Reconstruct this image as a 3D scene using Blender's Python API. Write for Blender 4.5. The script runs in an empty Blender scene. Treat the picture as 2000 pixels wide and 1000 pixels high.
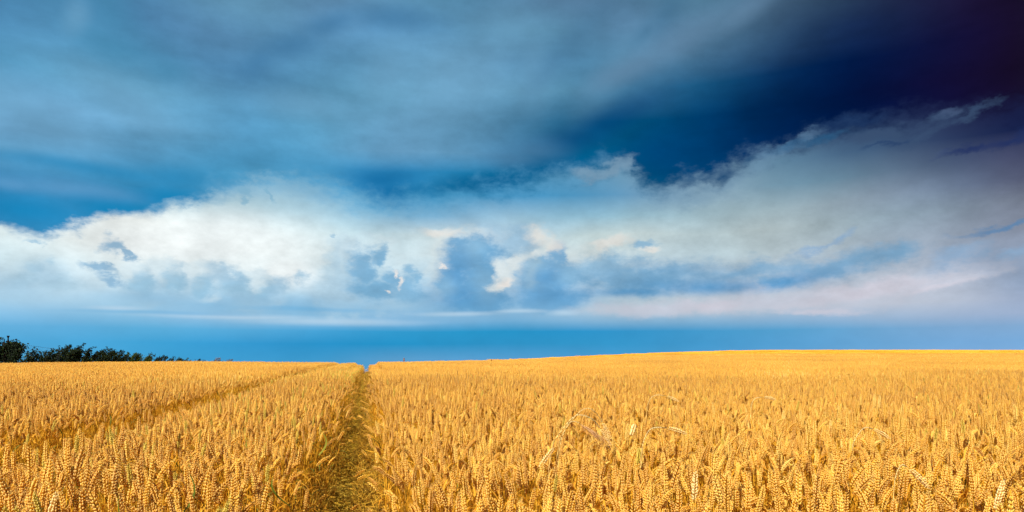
import bpy, math, random
import numpy as np
from mathutils import Vector, Matrix, Euler

random.seed(7)
rng = np.random.default_rng(7)
C = bpy.context.scene.collection

# ------------------------------------------------------------------ camera
EYE = 1.25                      # eye height above the wheel track
F = 1300.0                      # focal length in pixels of the 2000 px wide photograph
HZ = 696.0                      # row of the eye level in the photograph
cam_data = bpy.data.cameras.new('camera')
cam_data.sensor_width = 36.0
cam_data.lens = 36.0 * F / 2000.0
cam_data.shift_y = (HZ - 500.0) / 2000.0
cam_data.clip_start = 0.05
cam_data.clip_end = 20000.0
cam = bpy.data.objects.new('camera', cam_data)
C.objects.link(cam)
cam.location = (0, 0, EYE)
cam.rotation_euler = (math.radians(90), 0, 0)
bpy.context.scene.camera = cam

# ------------------------------------------------------------------ exposure
sc = bpy.context.scene
sc.view_settings.view_transform = 'Standard'
sc.view_settings.look = 'None'
sc.view_settings.gamma = 1.0
sc.view_settings.use_curve_mapping = False
sc.view_settings.exposure = 0.63
sc.render.engine = 'CYCLES'
sc.cycles.max_bounces = 6
sc.cycles.diffuse_bounces = 4
sc.cycles.glossy_bounces = 2
sc.cycles.transmission_bounces = 4
sc.cycles.transparent_max_bounces = 4
sc.cycles.caustics_reflective = False
sc.cycles.caustics_refractive = False

# ------------------------------------------------------------------ sun
SUN_AZ = math.radians(-153)     # behind the camera, to the left (0 = straight ahead, + = right)
SUN_EL = math.radians(49)
sun_dir = Vector((math.sin(SUN_AZ) * math.cos(SUN_EL), math.cos(SUN_AZ) * math.cos(SUN_EL), math.sin(SUN_EL)))
sun_data = bpy.data.lights.new('sun', 'SUN')
sun_data.energy = 5.0
sun_data.angle = math.radians(0.5)
sun_data.color = (1.0, 0.95, 0.86)
sun = bpy.data.objects.new('sun', sun_data)
C.objects.link(sun)
sun.location = (-20, -20, 30)
sun.rotation_euler = sun_dir.to_track_quat('Z', 'Y').to_euler()

# ------------------------------------------------------------------ sky
world = bpy.data.worlds.new('World')
sc.world = world
world.use_nodes = True
NT = world.node_tree
NT.nodes.clear()
BG_STRENGTH = 0.1
EXPO = 2 ** 0.63

def lin(h):
    c = [int(h[i:i + 2], 16) / 255.0 for i in (0, 2, 4)]
    return [x / 12.92 if x <= 0.04045 else ((x + 0.055) / 1.055) ** 2.4 for x in c]

def nd(kind, **kw):
    n = NT.nodes.new(kind)
    for k, v in kw.items():
        setattr(n, k, v)
    return n

def put(sock, v):
    if isinstance(v, bpy.types.NodeSocket):
        NT.links.new(v, sock)
    else:
        sock.default_value = v

def M(op, a, b=None, c=None, clamp=False):
    n = nd('ShaderNodeMath', operation=op, use_clamp=clamp)
    put(n.inputs[0], a)
    if b is not None: put(n.inputs[1], b)
    if c is not None: put(n.inputs[2], c)
    return n.outputs[0]

def VM(op, a, b=None, scale=None):
    n = nd('ShaderNodeVectorMath', operation=op)
    put(n.inputs[0], a)
    if b is not None: put(n.inputs[1], b)
    if scale is not None: put(n.inputs['Scale'], scale)
    return n.outputs['Value'] if op in ('LENGTH', 'DOT_PRODUCT') else n.outputs['Vector']

def XYZ(x, y, z=0.0):
    n = nd('ShaderNodeCombineXYZ')
    put(n.inputs[0], x); put(n.inputs[1], y); put(n.inputs[2], z)
    return n.outputs[0]

def MR(v, a, b, c=0.0, d=1.0, kind='SMOOTHSTEP'):
    n = nd('ShaderNodeMapRange', interpolation_type=kind)
    put(n.inputs['Value'], v); put(n.inputs['From Min'], a); put(n.inputs['From Max'], b)
    put(n.inputs['To Min'], c); put(n.inputs['To Max'], d)
    return n.outputs['Result']

def MIX(f, a, b, blend='MIX'):
    n = nd('ShaderNodeMix', data_type='RGBA', blend_type=blend)
    put(n.inputs[0], f)
    for k, v in ((6, a), (7, b)):
        if isinstance(v, (list, tuple)): v = (*v[:3], 1.0)
        put(n.inputs[k], v)
    return n.outputs[2]

def NOISE(vec, scale, detail=5.0, rough=0.55, dist=0.0):
    n = nd('ShaderNodeTexNoise', noise_dimensions='3D')
    put(n.inputs['Vector'], vec); put(n.inputs['Scale'], scale); put(n.inputs['Detail'], detail)
    put(n.inputs['Roughness'], rough); put(n.inputs['Distortion'], dist)
    return n.outputs[0], n.outputs[1]

# the sky is laid out over azimuth (az, 0 = north, straight ahead) and the tangent of elevation (v)
def sky_uv(px, py):
    az = math.atan((px - 1000.0) / F)
    return az, (HZ - py) / F * math.cos(az)

tc = nd('ShaderNodeTexCoord')
D_ = VM('NORMALIZE', tc.outputs['Generated'])
sx = nd('ShaderNodeSeparateXYZ'); NT.links.new(D_, sx.inputs[0])
AZ = M('ARCTAN2', sx.outputs[0], sx.outputs[1])
HL = M('SQRT', M('ADD', M('MULTIPLY', sx.outputs[0], sx.outputs[0]), M('ADD', M('MULTIPLY', sx.outputs[1], sx.outputs[1]), 1e-5)))
TV = M('DIVIDE', sx.outputs[2], HL)
P0 = XYZ(AZ, TV, 0.0)
# seamless noise domain: direction, with height stretched so that clouds lie flat
PN = VM('MULTIPLY', D_, (1.0, 1.0, 1.7))
n1, c1 = NOISE(PN, 4.0, 2.0, 0.5)
n2, c2 = NOISE(PN, 15.0, 5.0, 0.62)
n3, _c3 = NOISE(PN, 48.0, 3.0, 0.6)
half = (0.5, 0.5, 0.5)
w1 = VM('SCALE', VM('SUBTRACT', c1, half), scale=M('MULTIPLY', MR(TV, .03, .13, .15, 1.0), 0.05))
w2 = VM('SCALE', VM('SUBTRACT', c2, half), scale=M('MULTIPLY', MR(TV, .03, .13, .25, 1.0), 0.075))
PS = VM('ADD', P0, VM('MULTIPLY', w1, (1, .6, 0)))       # soft field
PC = VM('ADD', P0, VM('MULTIPLY', w2, (1, .8, 0)))  # crisp edges

def comps(v):
    s = nd('ShaderNodeSeparateXYZ'); NT.links.new(v, s.inputs[0])
    return s.outputs[0], s.outputs[1]
USF, VSF = comps(PS)
UC, VC = comps(PC)

COLS = [0, 125, 250, 375, 500, 625, 750, 875, 1000, 1125, 1250, 1375, 1500, 1625, 1750, 1875, 2000]
A_ROWS = [  # the cloud deck
 (-250, '3f6f92 42759a 42759a 4c7c9c 55829f 5580a0 52809f 4c7c9c 507c9a 4c708e 486882 40607a 36506c 243c58 20243c 1a1630 160e20'),
 (0,   '447ba4 4a84a8 4579a4 5a8aaa 6092b0 6088ab 5a8aab 5085a5 5a88aa 56799a 4c7694 4c7890 46607c 2e4a66 262c48 1e153a 160e22'),
 (60,  '4a82a8 5088ae 4880a8 5888b0 5c90b4 5086b0 5a90b8 5a8fb4 6296b4 4f7f9f 5a80a2 567f9e 3c5f7d 152a55 0a1c45 140f38 180e24'),
 (120, '4e8cb2 5898ba 4a92b8 588eb8 4379a4 5a94b8 5e98bc 6c9ebe 5c90b4 4a80a4 5585a5 426f90 163664 001a48 0a1038 120e32 160c20'),
 (180, '66a0c4 6aa0c4 6aa2c2 5c98bc 5590b8 5e9cc0 66a0c0 6ca0c2 6094b4 5086a4 326388 00487a 00244f 00143c 0a0e36 140c30 170c20'),
 (240, '6ea4cb 6ea4ca 6aa2c6 66a0c4 5c9cc4 5a9cbe 6aa0c4 68a0c4 5088ac 0a5078 004872 00386a 00204c 001844 04103a 0c0e36 100e34'),
 (300, '60a0c8 5e9fc8 5a9cc6 5098c2 4a94c0 569cc4 689ec4 649cc0 4078a0 00567e 00507c 003a6c 002858 001c4c 06184a 08143e 08123c'),
 (340, '3a8abe 3088bc 3088b8 3e90bc 4c96be 4490bc 1f7aac 2a7cac 006894 10688e 00547e 004070 003062 14305c 142c58 08183f 08143c'),
 (375, '1088be 4c94c4 2488bc 2a8abc 5a9cc2 5098c0 2a80b2 2c80ae 1070a0 1c76a4 0a5a84 1a5078 1c4470 1c3862 182c5a 142850 142448'),
 (420, '0082ba 0284bc 308cc2 3890c4 5c9ec4 5c9ec4 4498c4 4a9cc6 2c8cbc 3c8cb8 2c6c94 2c6088 2c5078 2c4068 283860 243458 243050'),
]
B_ROWS = [  # the brighter sky below the deck
 (200, '70a4c8 70a4c8 70a4c8 70a4c8 70a4c8 70a4c8 70a4c8 70a4c8 5088ac 306a90 305c88 304c78 284068 1c3058 1c2850 24284c 141a40'),
 (260, '70a4c8 70a4c8 70a4c8 70a4c8 70a4c8 70a4c8 70a4c8 70a4c8 6098c0 5890b4 4c80a4 50789c 507090 304c70 344a6a 263258 0e1a44'),
 (300, '70a4c8 70a4c8 70a4c8 78acc8 78acc8 78acc8 70a4c8 68a0c4 5c98c0 5c98c0 5c8cb0 6888a4 6488a0 4a6a8a 405a7a 3c4c6c 4a4c6a'),
 (340, 'a0c4da a0c4da a0c4da 88b4cc 80b0cc 80b4d0 5c9cc4 4c98c4 5898c0 5c9ac0 7aa0b8 88a2b4 5c8aa8 64889e 667a90 586884 545874'),
 (380, 'd0e4ea d0e4ea d4e8ec b8d4de 9cc4d6 94c0d6 4c9cc6 4c9cc8 5098c4 4898c6 6c9abc 94b0c0 94aeba 96a8b4 8295aa 70829c 6c7488'),
 (420, 'e4eef0 e8f0f0 f0f4f0 e6f2f2 cfe6ec b8d8e6 84b8d6 7ab0d4 a0c4d8 8cbcd4 a4c6d2 a4bec6 a4b8be 9cb0b8 8ea4b4 8898a8 808898'),
 (460, 'dceef0 e4eeee f4f6f2 ecf6f8 e6f5f7 d8eef0 c4dde6 d8e6e6 b4cee0 c8dcdc cedcdc b8ccd2 bcc6c6 a8b8c0 98a8b8 929fb0 8892a8'),
 (500, 'cfe6ee dcecf0 e8f2f2 f0f8f8 eef8f8 eaf6f8 c8e0ea d4e4e8 ccdce4 d4e0e0 c0d4dc b4cad4 b0c4cc a8b8c4 a0b0c0 9ca8bc 8c9cb4'),
 (540, 'c4deec c8e0ec d4e6ee e0eef2 e4f0f4 e0eef4 b4d4e6 b8d4e4 b8d0e0 b8ccdc b0c8d8 acc0d0 b0bece b4bece bcc4d2 b4bccc 8ca2c0'),
 (580, 'a8d0e8 b4d4e8 b8d8ea a8cce4 a8cee4 b0d0e4 9cc4e0 a0c4dc a4c4dc a4c4dc b4c8d4 bcc6d2 c0c8d4 bcc6d4 c0c6d4 bcc4d2 98aac8'),
 (605, '90c4e6 90c2e2 9ccae4 84b8dc 7ab4da 70aed6 84b4d8 90bad8 88b4d8 b0c8d8 b8c8d4 b8c6d4 b2c2d2 b0c0d4 b6c2d4 a8b8d0 a0b0cc'),
 (628, '70b4e0 70b4e0 78b8e0 90c0e2 98c4e2 90c0e0 88bade 76b0d9 6eacd5 84b4d6 84b2d3 80b0d3 80aed3 84aed3 8cb0d4 8cacd2 8cacd2'),
 (648, '56addc 52aadc 4eaada 48a6d8 48a4d8 40a0d6 3098cc 2c98cc 2894c8 2c94cb 3496cc 4098cc 489cce 58a0d0 68a4d2 72a6d2 74a8d2'),
 (672, '50a8da 50a8da 44a6da 3a9ed4 3498d0 2a94cc 2492c8 2c94c8 3094c8 3296c9 3a98cc 469ace 549ed0 62a2d2 6ea6d4 78aada 7cacdc'),
 (700, '50aada 50a8da 44a6da 3c9ed2 409cd0 3898cc 5a9ecc 58a0d0 549ed0 4c9ace 489cce 509ed0 5aa0d2 66a4d4 72a8d6 7cacdc 80aedc'),
 (760, '5aaada 5aaada 50a4d6 4aa0d2 4aa0d2 4aa0d2 62a2ce 62a2ce 5ca0d0 549ed0 549ed0 5aa0d0 62a4d2 6aa6d4 74a8d6 7cacdc 80aedc'),
]

def field(rows, U, V):
    """colour over azimuth and elevation: one colour ramp per row, blended with height"""
    xs = np.array(COLS, float)
    ys = np.array([r[0] for r in rows], float)
    tab = np.array([[lin(h) for h in r[1].split()] for r in rows]) ** (1 / 2.2)
    def at(px, py):
        px = min(max(px, 0), 2000); py = min(max(py, ys[0]), ys[-1])
        j = min(int(np.searchsorted(ys, py, 'right')) - 1, len(ys) - 2)
        fy = (py - ys[j]) / (ys[j + 1] - ys[j])
        i = min(int(px // 125), 15); fx = px / 125 - i
        a = tab[j, i] * (1 - fx) + tab[j, i + 1] * fx
        b = tab[j + 1, i] * (1 - fx) + tab[j + 1, i + 1] * fx
        return (a * (1 - fy) + b * fy) ** 2.2
    azs = [math.atan((x - 1000) / F) for x in np.linspace(-60, 2060, 27)]
    mean_l = None
    out = None; prev_v = None
    for y in ys[::-1]:                         # from the ground up
        v = (HZ - y) / F
        ramp = nd('ShaderNodeValToRGB')
        ramp.color_ramp.interpolation = 'B_SPLINE'
        els = ramp.color_ramp.elements
        while len(els) > 1: els.remove(els[0])
        cols = []
        for a in azs:
            px = 1000 + F * math.tan(a); py = HZ - F * v / math.cos(a)
            cols.append(at(px, py))
        side = (np.array(cols[0]) * 0.6 + np.array(cols[-1]) * 0.4)
        pts = [(-math.pi, side), (-1.6, (side + cols[0]) / 2)] + list(zip(azs, cols)) + [(1.6, (side + cols[-1]) / 2), (math.pi, side)]
        for k, (a, c) in enumerate(pts):
            pos = (a + math.pi) / (2 * math.pi)
            e = els[0] if k == 0 else els.new(pos)
            if k == 0: e.position = pos
            e.color = (*[float(q) for q in c], 1.0)
        put(ramp.inputs[0], M('MULTIPLY_ADD', U, 1 / (2 * math.pi), 0.5))
        if out is None:
            out = ramp.outputs[0]
        else:
            out = MIX(MR(V, prev_v, v, kind='LINEAR'), out, ramp.outputs[0])
        prev_v = v
    return out

def edge_curve(pts, U):
    """the height (v) of a cloud edge over azimuth"""
    q = [(sky_uv(x, y)) for x, y in pts]
    n = nd('ShaderNodeFloatCurve')
    cm = n.mapping
    cm.extend = 'HORIZONTAL'
    cm.clip_min_x = 0; cm.clip_max_x = 1
    cur = cm.curves[0]
    lo, hi = -0.75, 0.75
    for k, (a, v) in enumerate(q):
        X = (a - lo) / (hi - lo)
        if k < 2: cur.points[k].location = (X, v)
        else: cur.points.new(X, v)
    cm.update()
    put(n.inputs['Value'], M('MULTIPLY_ADD', U, 1 / (hi - lo), -lo / (hi - lo)))
    return n.outputs[0]

def above(pts, soft, U, V, noise_amp=0.0):
    e = edge_curve(pts, U)
    d = M('SUBTRACT', V, e)
    d = M('ADD', M('DIVIDE', d, soft), MR(n3, .25, .75, -.45, .45, 'LINEAR'))
    return MR(d, -1.0, 1.0)

TILTS = {}
def turned(P, t):
    """the sky plane turned by -t degrees"""
    key = (P.node.name, t)
    if key not in TILTS:
        c, q = math.cos(math.radians(t)), math.sin(math.radians(t))
        TILTS[key] = XYZ(VM('DOT_PRODUCT', P, (c, q, 0)), VM('DOT_PRODUCT', P, (-q, c, 0)), 0.0) if t else P
    return TILTS[key]

def blobs(lst, P, inner=0.55, outer=1.15, gate=None, rag=True):
    """union of ellipses (x, y, rx, ry, tilt degrees) given in photograph pixels, laid out on the sky"""
    out = None
    done = {}
    for it in lst:
        x, y, rx, ry = it[:4]
        tilt = min((-18, 0, 9, 25, 52), key=lambda k: abs(k - (it[4] if len(it) > 4 else 0)))
        if tilt not in done:
            done[tilt] = turned(P, tilt)
            if gate is not None: done[tilt] = VM('ADD', done[tilt], gate)
        a, v = sky_uv(x, y)
        k = math.cos(a)
        c, q = math.cos(math.radians(tilt)), math.sin(math.radians(tilt))
        a, v = a * c + v * q, -a * q + v * c
        s1, s2 = F / (rx * k * k), F / (ry * k)
        m = nd('ShaderNodeVectorMath', operation='MULTIPLY_ADD')
        put(m.inputs[0], done[tilt]); m.inputs[1].default_value = (s1, s2, 0); m.inputs[2].default_value = (-a * s1, -v * s2, 0)
        L = VM('LENGTH', m.outputs['Vector'])
        out = L if out is None else M('SMOOTH_MIN', out, L, 0.25)
    if rag: out = M('ADD', out, RAG)
    return MR(out, inner, outer, 1.0, 0.0)

RAG = M('ADD', MR(n3, .25, .75, -.22, .22, 'LINEAR'), MR(n2, .25, .75, -.16, .16, 'LINEAR'))
sky_col = field(B_ROWS, USF, VSF)
low_n = MR(n2, 0.3, 0.7, -1, 1)
# --- cumulus and streaks in the bright gap under the deck
last_f = None
def layer(col, lst, inner, outer, amount=1.0, P=None):
    global sky_col, last_f
    P = P if P is not None else PC
    gate = None
    if last_f is not None:               # evaluated one after the other, to stay within the shader stack
        gate = XYZ(M('MULTIPLY', last_f, 1e-7), 0.0, 0.0)
    f = blobs(lst, P, inner - .32, outer + .20, gate, P is PC)
    last_f = f
    if amount != 1.0: f = M('MULTIPLY', f, amount)
    sky_col = MIX(f, sky_col, lin(col))

# pale veils behind
layer('c0dce8', [(700, 545, 75, 60, 0), (660, 500, 30, 40, 0)], .75, 1.1, .8)
layer('f0f6f6', [(480, 465, 190, 55, 2), (330, 470, 160, 45, 0), (560, 520, 60, 40, 0)], .5, 1.2, .75, PS)
layer('a8cce2', [(280, 560, 40, 40), (330, 548, 50, 36), (395, 552, 38, 34), (455, 556, 60, 28), (505, 566, 50, 36)], .7, 1.1, .8)
layer('dcecf2', [(262, 532, 30, 22, 0), (318, 528, 34, 24, 0), (382, 532, 32, 22, 0), (440, 536, 40, 18, 0), (500, 548, 34, 20, 0)], .7, 1.1, .8)
layer('98c4de', [(276, 556, 26, 26, 0), (336, 550, 24, 26, 0), (398, 556, 28, 22, 0), (462, 556, 30, 20, 0), (518, 572, 30, 20, 0)], .65, 1.1, .75)
layer('8cbcdc', [(300, 585, 110, 14, 0), (470, 588, 90, 16, 0)], .2, 1.5, .6, PS)
layer('cfe4ee', [(420, 574, 20, 8, 25), (545, 576, 22, 16, 52)], .3, 1.4, .5)
layer('a8cce0', [(60, 520, 22, 14, 0), (100, 512, 16, 10, 0), (40, 545, 40, 16, 0), (120, 556, 50, 16, 0)], .5, 1.2, .6)
layer('9cc4de', [(440, 540, 45, 16, -14), (500, 590, 60, 22), (540, 562, 26, 28)], .6, 1.15, .7)
layer('b4d2e4', [(690, 525, 55, 62), (665, 575, 50, 45), (760, 580, 60, 40)], .8, 1.08, .85)
layer('8cbcdc', [(700, 596, 150, 20, 0), (900, 598, 190, 24, 0), (820, 575, 90, 22, 0)], .2, 1.5, .75, PS)
layer('a4c6dc', [(790, 560, 60, 34, 0), (690, 570, 60, 34, 0)], .3, 1.4, .6, PS)
layer('d6e8ee', [(700, 498, 44, 36, 0), (742, 482, 34, 22, 0), (780, 525, 34, 34, 0)], .7, 1.1, .6)
layer('74aed4', [(712, 520, 34, 42, 25), (740, 496, 22, 18, 25), (728, 560, 50, 28), (768, 540, 22, 28)], .7, 1.1, .85)
layer('80b4d6', [(806, 526, 18, 14), (800, 566, 34, 30), (822, 545, 14, 18)], .7, 1.1, .8)
layer('9cc2dc', [(965, 495, 62, 58, 0), (1010, 470, 34, 32, 0)], .75, 1.1, .85)
layer('dfe8e8', [(893, 488, 52, 44, 0), (880, 540, 46, 50, 0), (935, 470, 50, 26, 0)], .75, 1.08, .65)
layer('6aa6d0', [(908, 500, 48, 42), (892, 550, 44, 50), (945, 490, 45, 34), (930, 590, 70, 26), (935, 545, 40, 40)], .8, 1.08, .9)
layer('4e94c8', [(905, 575, 70, 28, 0), (895, 530, 30, 40, 0)], .2, 1.5, .6, PS)
layer('96c0da', [(935, 480, 26, 20, 0), (870, 560, 20, 20, 0), (950, 560, 30, 30, 0)], .3, 1.4, .5, PS)
layer('dfe6e4', [(1046, 525, 46, 40, 0), (1078, 486, 26, 30, 0)], .75, 1.08, .55)
layer('74acd4', [(1055, 545, 48, 48), (1084, 500, 20, 32, -12), (1105, 545, 46, 34), (1075, 585, 80, 26)], .8, 1.08, .9)
layer('4e94c8', [(1075, 580, 70, 22, 0), (1060, 548, 26, 26, 0)], .2, 1.5, .6, PS)
layer('9ac2da', [(1110, 545, 26, 26, 0), (1045, 520, 20, 20, 0)], .3, 1.4, .4, PS)
layer('8ab6d4', [(1180, 525, 62, 32, 0), (1255, 478, 32, 11, 6), (1230, 545, 90, 34, 0)], .75, 1.1, .85)
layer('dce6e8', [(986, 530, 22, 22, 30), (1005, 512, 18, 14, 20), (966, 556, 22, 14, 30), (1040, 500, 18, 14, 0)], .7, 1.1, .9)
layer('f2ece6', [(982, 548, 22, 8, 20), (866, 518, 9, 5, 0), (752, 566, 7, 4, 0), (786, 552, 6, 12, -18), (778, 530, 5, 14, 0)], .5, 1.2, .85)
layer('e8e6e0', [(1185, 475, 45, 14, 6), (1275, 488, 22, 8, 12), (1080, 480, 22, 18), (1050, 455, 30, 22), (860, 455, 45, 14, -6)], .5, 1.2, .8)
layer('a9c8da', [(1040, 530, 16, 30, -20)], .5, 1.2, .5)
# the long blue stripe on the right
layer('72a6cc', [(1300, 545, 170, 30, 1), (1480, 535, 180, 24, 4), (1640, 520, 140, 24, 8), (1740, 500, 70, 26, 12), (1520, 556, 60, 10, 0)], .45, 1.3, .8)
layer('4290c6', [(1400, 558, 170, 14, 1), (1540, 548, 90, 14, 6), (1230, 572, 90, 8, 0)], .2, 1.5, .7, PS)
layer('9ab4c8', [(1250, 520, 50, 9, 0), (1560, 508, 70, 8, 9), (1400, 522, 60, 7, 0)], .3, 1.4, .45, PS)
layer('88a8c8', [(1650, 462, 34, 9, 22), (1600, 484, 60, 10, 22), (1880, 500, 70, 22, 18), (1990, 490, 60, 16, 12)], .5, 1.2, .75)
layer('5c88b4', [(1960, 438, 90, 8, 7)], .4, 1.3, .8)
# pale pinkish bar on the lower right
layer('c6cad8', [(1560, 590, 200, 22, 2), (1760, 560, 180, 24, 7), (1300, 603, 170, 15, 0), (1880, 545, 80, 14, 12)], .6, 1.15, .8)
layer('d4d0dc', [(1700, 568, 150, 14, 8), (1390, 598, 60, 12, 0), (1600, 610, 80, 6, 0), (1840, 560, 80, 8, 12)], .4, 1.3, .6)
# small dark clouds on the left
layer('8cb6d4', [(205, 490, 26, 17, -16), (245, 503, 34, 8, -10), (196, 530, 34, 10, -10), (222, 552, 28, 9, -16)], .65, 1.12, .9)
layer('a8cadf', [(590, 545, 24, 12), (80, 475, 22, 5), (655, 462, 10, 4, -40)], .6, 1.15, .9)
layer('a4cae2', [(85, 535, 50, 34), (30, 560, 70, 30)], .4, 1.3, .6, PS)
# light and shade inside the heaps
lump = M('MULTIPLY', MR(VSF, .055, .10), MR(VSF, .28, .17))
sky_col = MIX(1.0, sky_col, VM('SCALE', (1, 1, 1), scale=M('ADD', 1.0, M('MULTIPLY', lump, M('ADD', MR(n2, .3, .7, -.12, .08, 'LINEAR'), MR(n3, .3, .7, -.035, .035, 'LINEAR'))))), 'MULTIPLY')
# thin bright streaks low over the horizon
layer('b8d4e8', [(230, 603, 60, 5, -2), (470, 619, 190, 6, -2), (650, 628, 170, 8, 0), (900, 612, 90, 5, 0), (1010, 610, 60, 4, 0), (1095, 612, 30, 6)], .3, 1.3, .7, PS)
layer('6cb0dc', [(330, 612, 200, 4, -2), (620, 604, 130, 5, 0)], .3, 1.3, .5, PS)

# --- the deck overhead: first the soft blue part, then the black band coming in from the right
EA = [(-150, 430), (0, 446), (50, 452), (95, 459), (140, 447), (190, 431), (250, 423), (330, 410), (380, 393), (405, 374), (450, 366), (500, 352), (570, 352),
      (640, 368), (700, 388), (780, 398), (850, 386), (950, 372), (1000, 362), (1080, 342), (1150, 332), (1218, 322), (1238, 350), (1262, 368), (1290, 375), (1320, 362), (1400, 346),
      (1450, 313), (1510, 296), (1560, 282), (1620, 262), (1700, 232), (1820, 216), (1900, 222), (2000, 200), (2150, 170)]
soft = MR(UC, math.atan(-.36), math.atan(-.30), .012, .030)
soft = M('ADD', soft, MR(UC, math.atan(-.12), math.atan(-.02), 0, -.004))
mA = above(EA, soft, UC, VC)
deck = field(A_ROWS, M('MULTIPLY_ADD', last_f, 1e-7, USF), VSF)
# wisps dragged through the deck
st_vec = nd('ShaderNodeMapping'); put(st_vec.inputs['Vector'], PN)
st_vec.inputs['Rotation'].default_value = (0, math.radians(-38), 0)
st_vec.inputs['Scale'].default_value = (1.0, 1.0, 3.2)
ns, _ = NOISE(st_vec.outputs[0], 3.4, 4.0, 0.5, 0.3)
gn = M('ADD', MR(ns, .3, .7, -.17, .17, 'LINEAR'), MR(n2, .3, .7, -.075, .075, 'LINEAR'))
deck = MIX(1.0, deck, VM('SCALE', (1, 1, 1), scale=M('ADD', gn, 1.0)), 'MULTIPLY')
# soft folds of the deck
keep_low, sky_col = sky_col, deck
layer('457ca6', [(500, 118, 46, 22, 52), (560, 82, 70, 24, 25), (640, 40, 70, 20, 25), (770, 30, 90, 24, 0)], .3, 1.5, .75, PS)
layer('4485aa', [(330, 140, 48, 24, 0), (200, 84, 70, 34, -18), (210, 20, 50, 60, 0)], .3, 1.5, .6, PS)
layer('6ea2c4', [(60, 230, 130, 50, -18), (230, 190, 90, 40, -18), (760, 130, 60, 50, 52), (880, 160, 90, 60, 25), (600, 200, 90, 30, 0), (140, 30, 26, 40, -18)], .3, 1.5, .5, PS)
layer('2f8abc', [(170, 324, 230, 13, 0), (330, 340, 70, 22, 0)], .3, 1.5, .8, PS)
layer('5c9ac8', [(130, 362, 150, 16, 0), (20, 352, 60, 14, 0)], .3, 1.5, .8, PS)
layer('0684bc', [(50, 405, 130, 30, 0), (320, 378, 70, 18, 0), (200, 400, 90, 24, 0)], .3, 1.5, .7, PS)
layer('0f6ba4', [(745, 348, 64, 24, 0), (760, 372, 70, 30, -18)], .3, 1.5, .8, PS)
layer('005f90', [(960, 352, 130, 20, 9), (1080, 322, 120, 24, 9)], .4, 1.5, .95, PS)
layer('4a7ba0', [(1045, 292, 60, 22, 0), (1000, 310, 60, 16, 0)], .3, 1.5, .6, PS)
layer('6496b8', [(1040, 130, 34, 80, 0), (1200, 130, 110, 34, 52), (990, 60, 60, 60, 0)], .3, 1.5, .5, PS)
layer('4a7a9e', [(1120, 80, 90, 24, 52), (1075, 130, 60, 20, 52)], .1, 1.6, .45, PS)
layer('3c6c8e', [(1290, 26, 60, 26, 52), (1250, 60, 40, 18, 52)], .1, 1.6, .5, PS)
layer('6486a4', [(1330, 70, 130, 30, 25), (1230, 130, 90, 24, 25), (1440, 20, 90, 24, 25)], .3, 1.5, .55, PS)
layer('00427a', [(1180, 240, 110, 26, 25), (1290, 300, 90, 50, 0), (1130, 268, 80, 24, 9)], .3, 1.5, .55, PS)
deck, sky_col = sky_col, keep_low
sky_col = MIX(mA, sky_col, deck)
# light torn piece that rises into the dark band
layer('7c9cb4', [(1195, 325, 44, 12, 22), (1222, 322, 12, 16, 0), (1150, 338, 40, 12, 12)], .5, 1.25, .7)
layer('6488a8', [(1530, 292, 30, 14, 10), (1500, 300, 20, 12), (1580, 268, 24, 9, 30)], .4, 1.3, .6)
layer('3a5070', [(1850, 232, 46, 12, 12), (1900, 226, 60, 8, 20), (1720, 258, 90, 14, 6), (1800, 262, 60, 14, 10)], .4, 1.3, .75)
layer('485a7c', [(1840, 312, 36, 6, 12), (1860, 226, 20, 7, 20)], .4, 1.3, .6)
layer('203060', [(1905, 296, 80, 9, 14), (1985, 270, 60, 16, 12)], .4, 1.3, .8)
layer('1c3864', [(1660, 240, 90, 12, 10), (1740, 275, 50, 5, 10)], .4, 1.3, .5)
# ragged grey-blue wisps that let the deck run out into the cloud below
layer('6c90ac', [(1330, 372, 50, 12, 25), (1420, 352, 60, 14, 25), (1490, 318, 50, 12, 25), (1350, 390, 80, 14, 9)], .2, 1.5, .45)
layer('1c4a74', [(1345, 358, 16, 9, 25), (1415, 338, 20, 9, 25), (1470, 306, 22, 9, 25), (1375, 352, 14, 6, 0)], .3, 1.4, .6)
layer('7cb0d0', [(330, 405, 50, 8, 9), (400, 385, 40, 14, 25), (470, 366, 60, 16, 0), (560, 368, 70, 18, 0), (620, 382, 50, 16, 0)], .2, 1.5, .5)
layer('24608c', [(1540, 288, 40, 9, 9), (1600, 276, 40, 8, 9)], .3, 1.4, .5)
# torn dark scraps hanging under the deck on the left
layer('7cb0cc', [(470, 372, 14, 12, 30), (460, 388, 8, 10, 20), (526, 378, 5, 24, -8)], .6, 1.15, .6)

gain = MR(n2, .3, .7, .955, 1.045, 'LINEAR')
sky_col = MIX(1.0, sky_col, VM('SCALE', (1, 1, 1), scale=gain), 'MULTIPLY')

# --- clearer air behind the camera, where the sun comes from
nish = nd('ShaderNodeTexSky', sky_type='NISHITA')
nish.sun_disc = False
nish.sun_elevation = SUN_EL
nish.sun_rotation = SUN_AZ
nish.air_density = 1.0; nish.dust_density = 1.0; nish.ozone_density = 1.5
cov, _ = NOISE(PN, 1.8, 3.0, 0.55)
clear = M('MULTIPLY', MR(M('ABSOLUTE', AZ), 1.1, 2.0), MR(cov, .42, .58, .9, .25))
sc_col = VM('SCALE', sky_col, scale=1.0 / (BG_STRENGTH * EXPO))
final = MIX(clear, sc_col, nish.outputs[0])
bg = nd('ShaderNodeBackground'); NT.links.new(final, bg.inputs[0]); bg.inputs[1].default_value = BG_STRENGTH
wo = nd('ShaderNodeOutputWorld'); NT.links.new(bg.outputs[0], wo.inputs[0])
world.cycles.sampling_method = 'NONE'
sc.cycles.use_adaptive_sampling = True
sc.cycles.adaptive_threshold = 0.02
sc.cycles.adaptive_min_samples = 12

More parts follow.
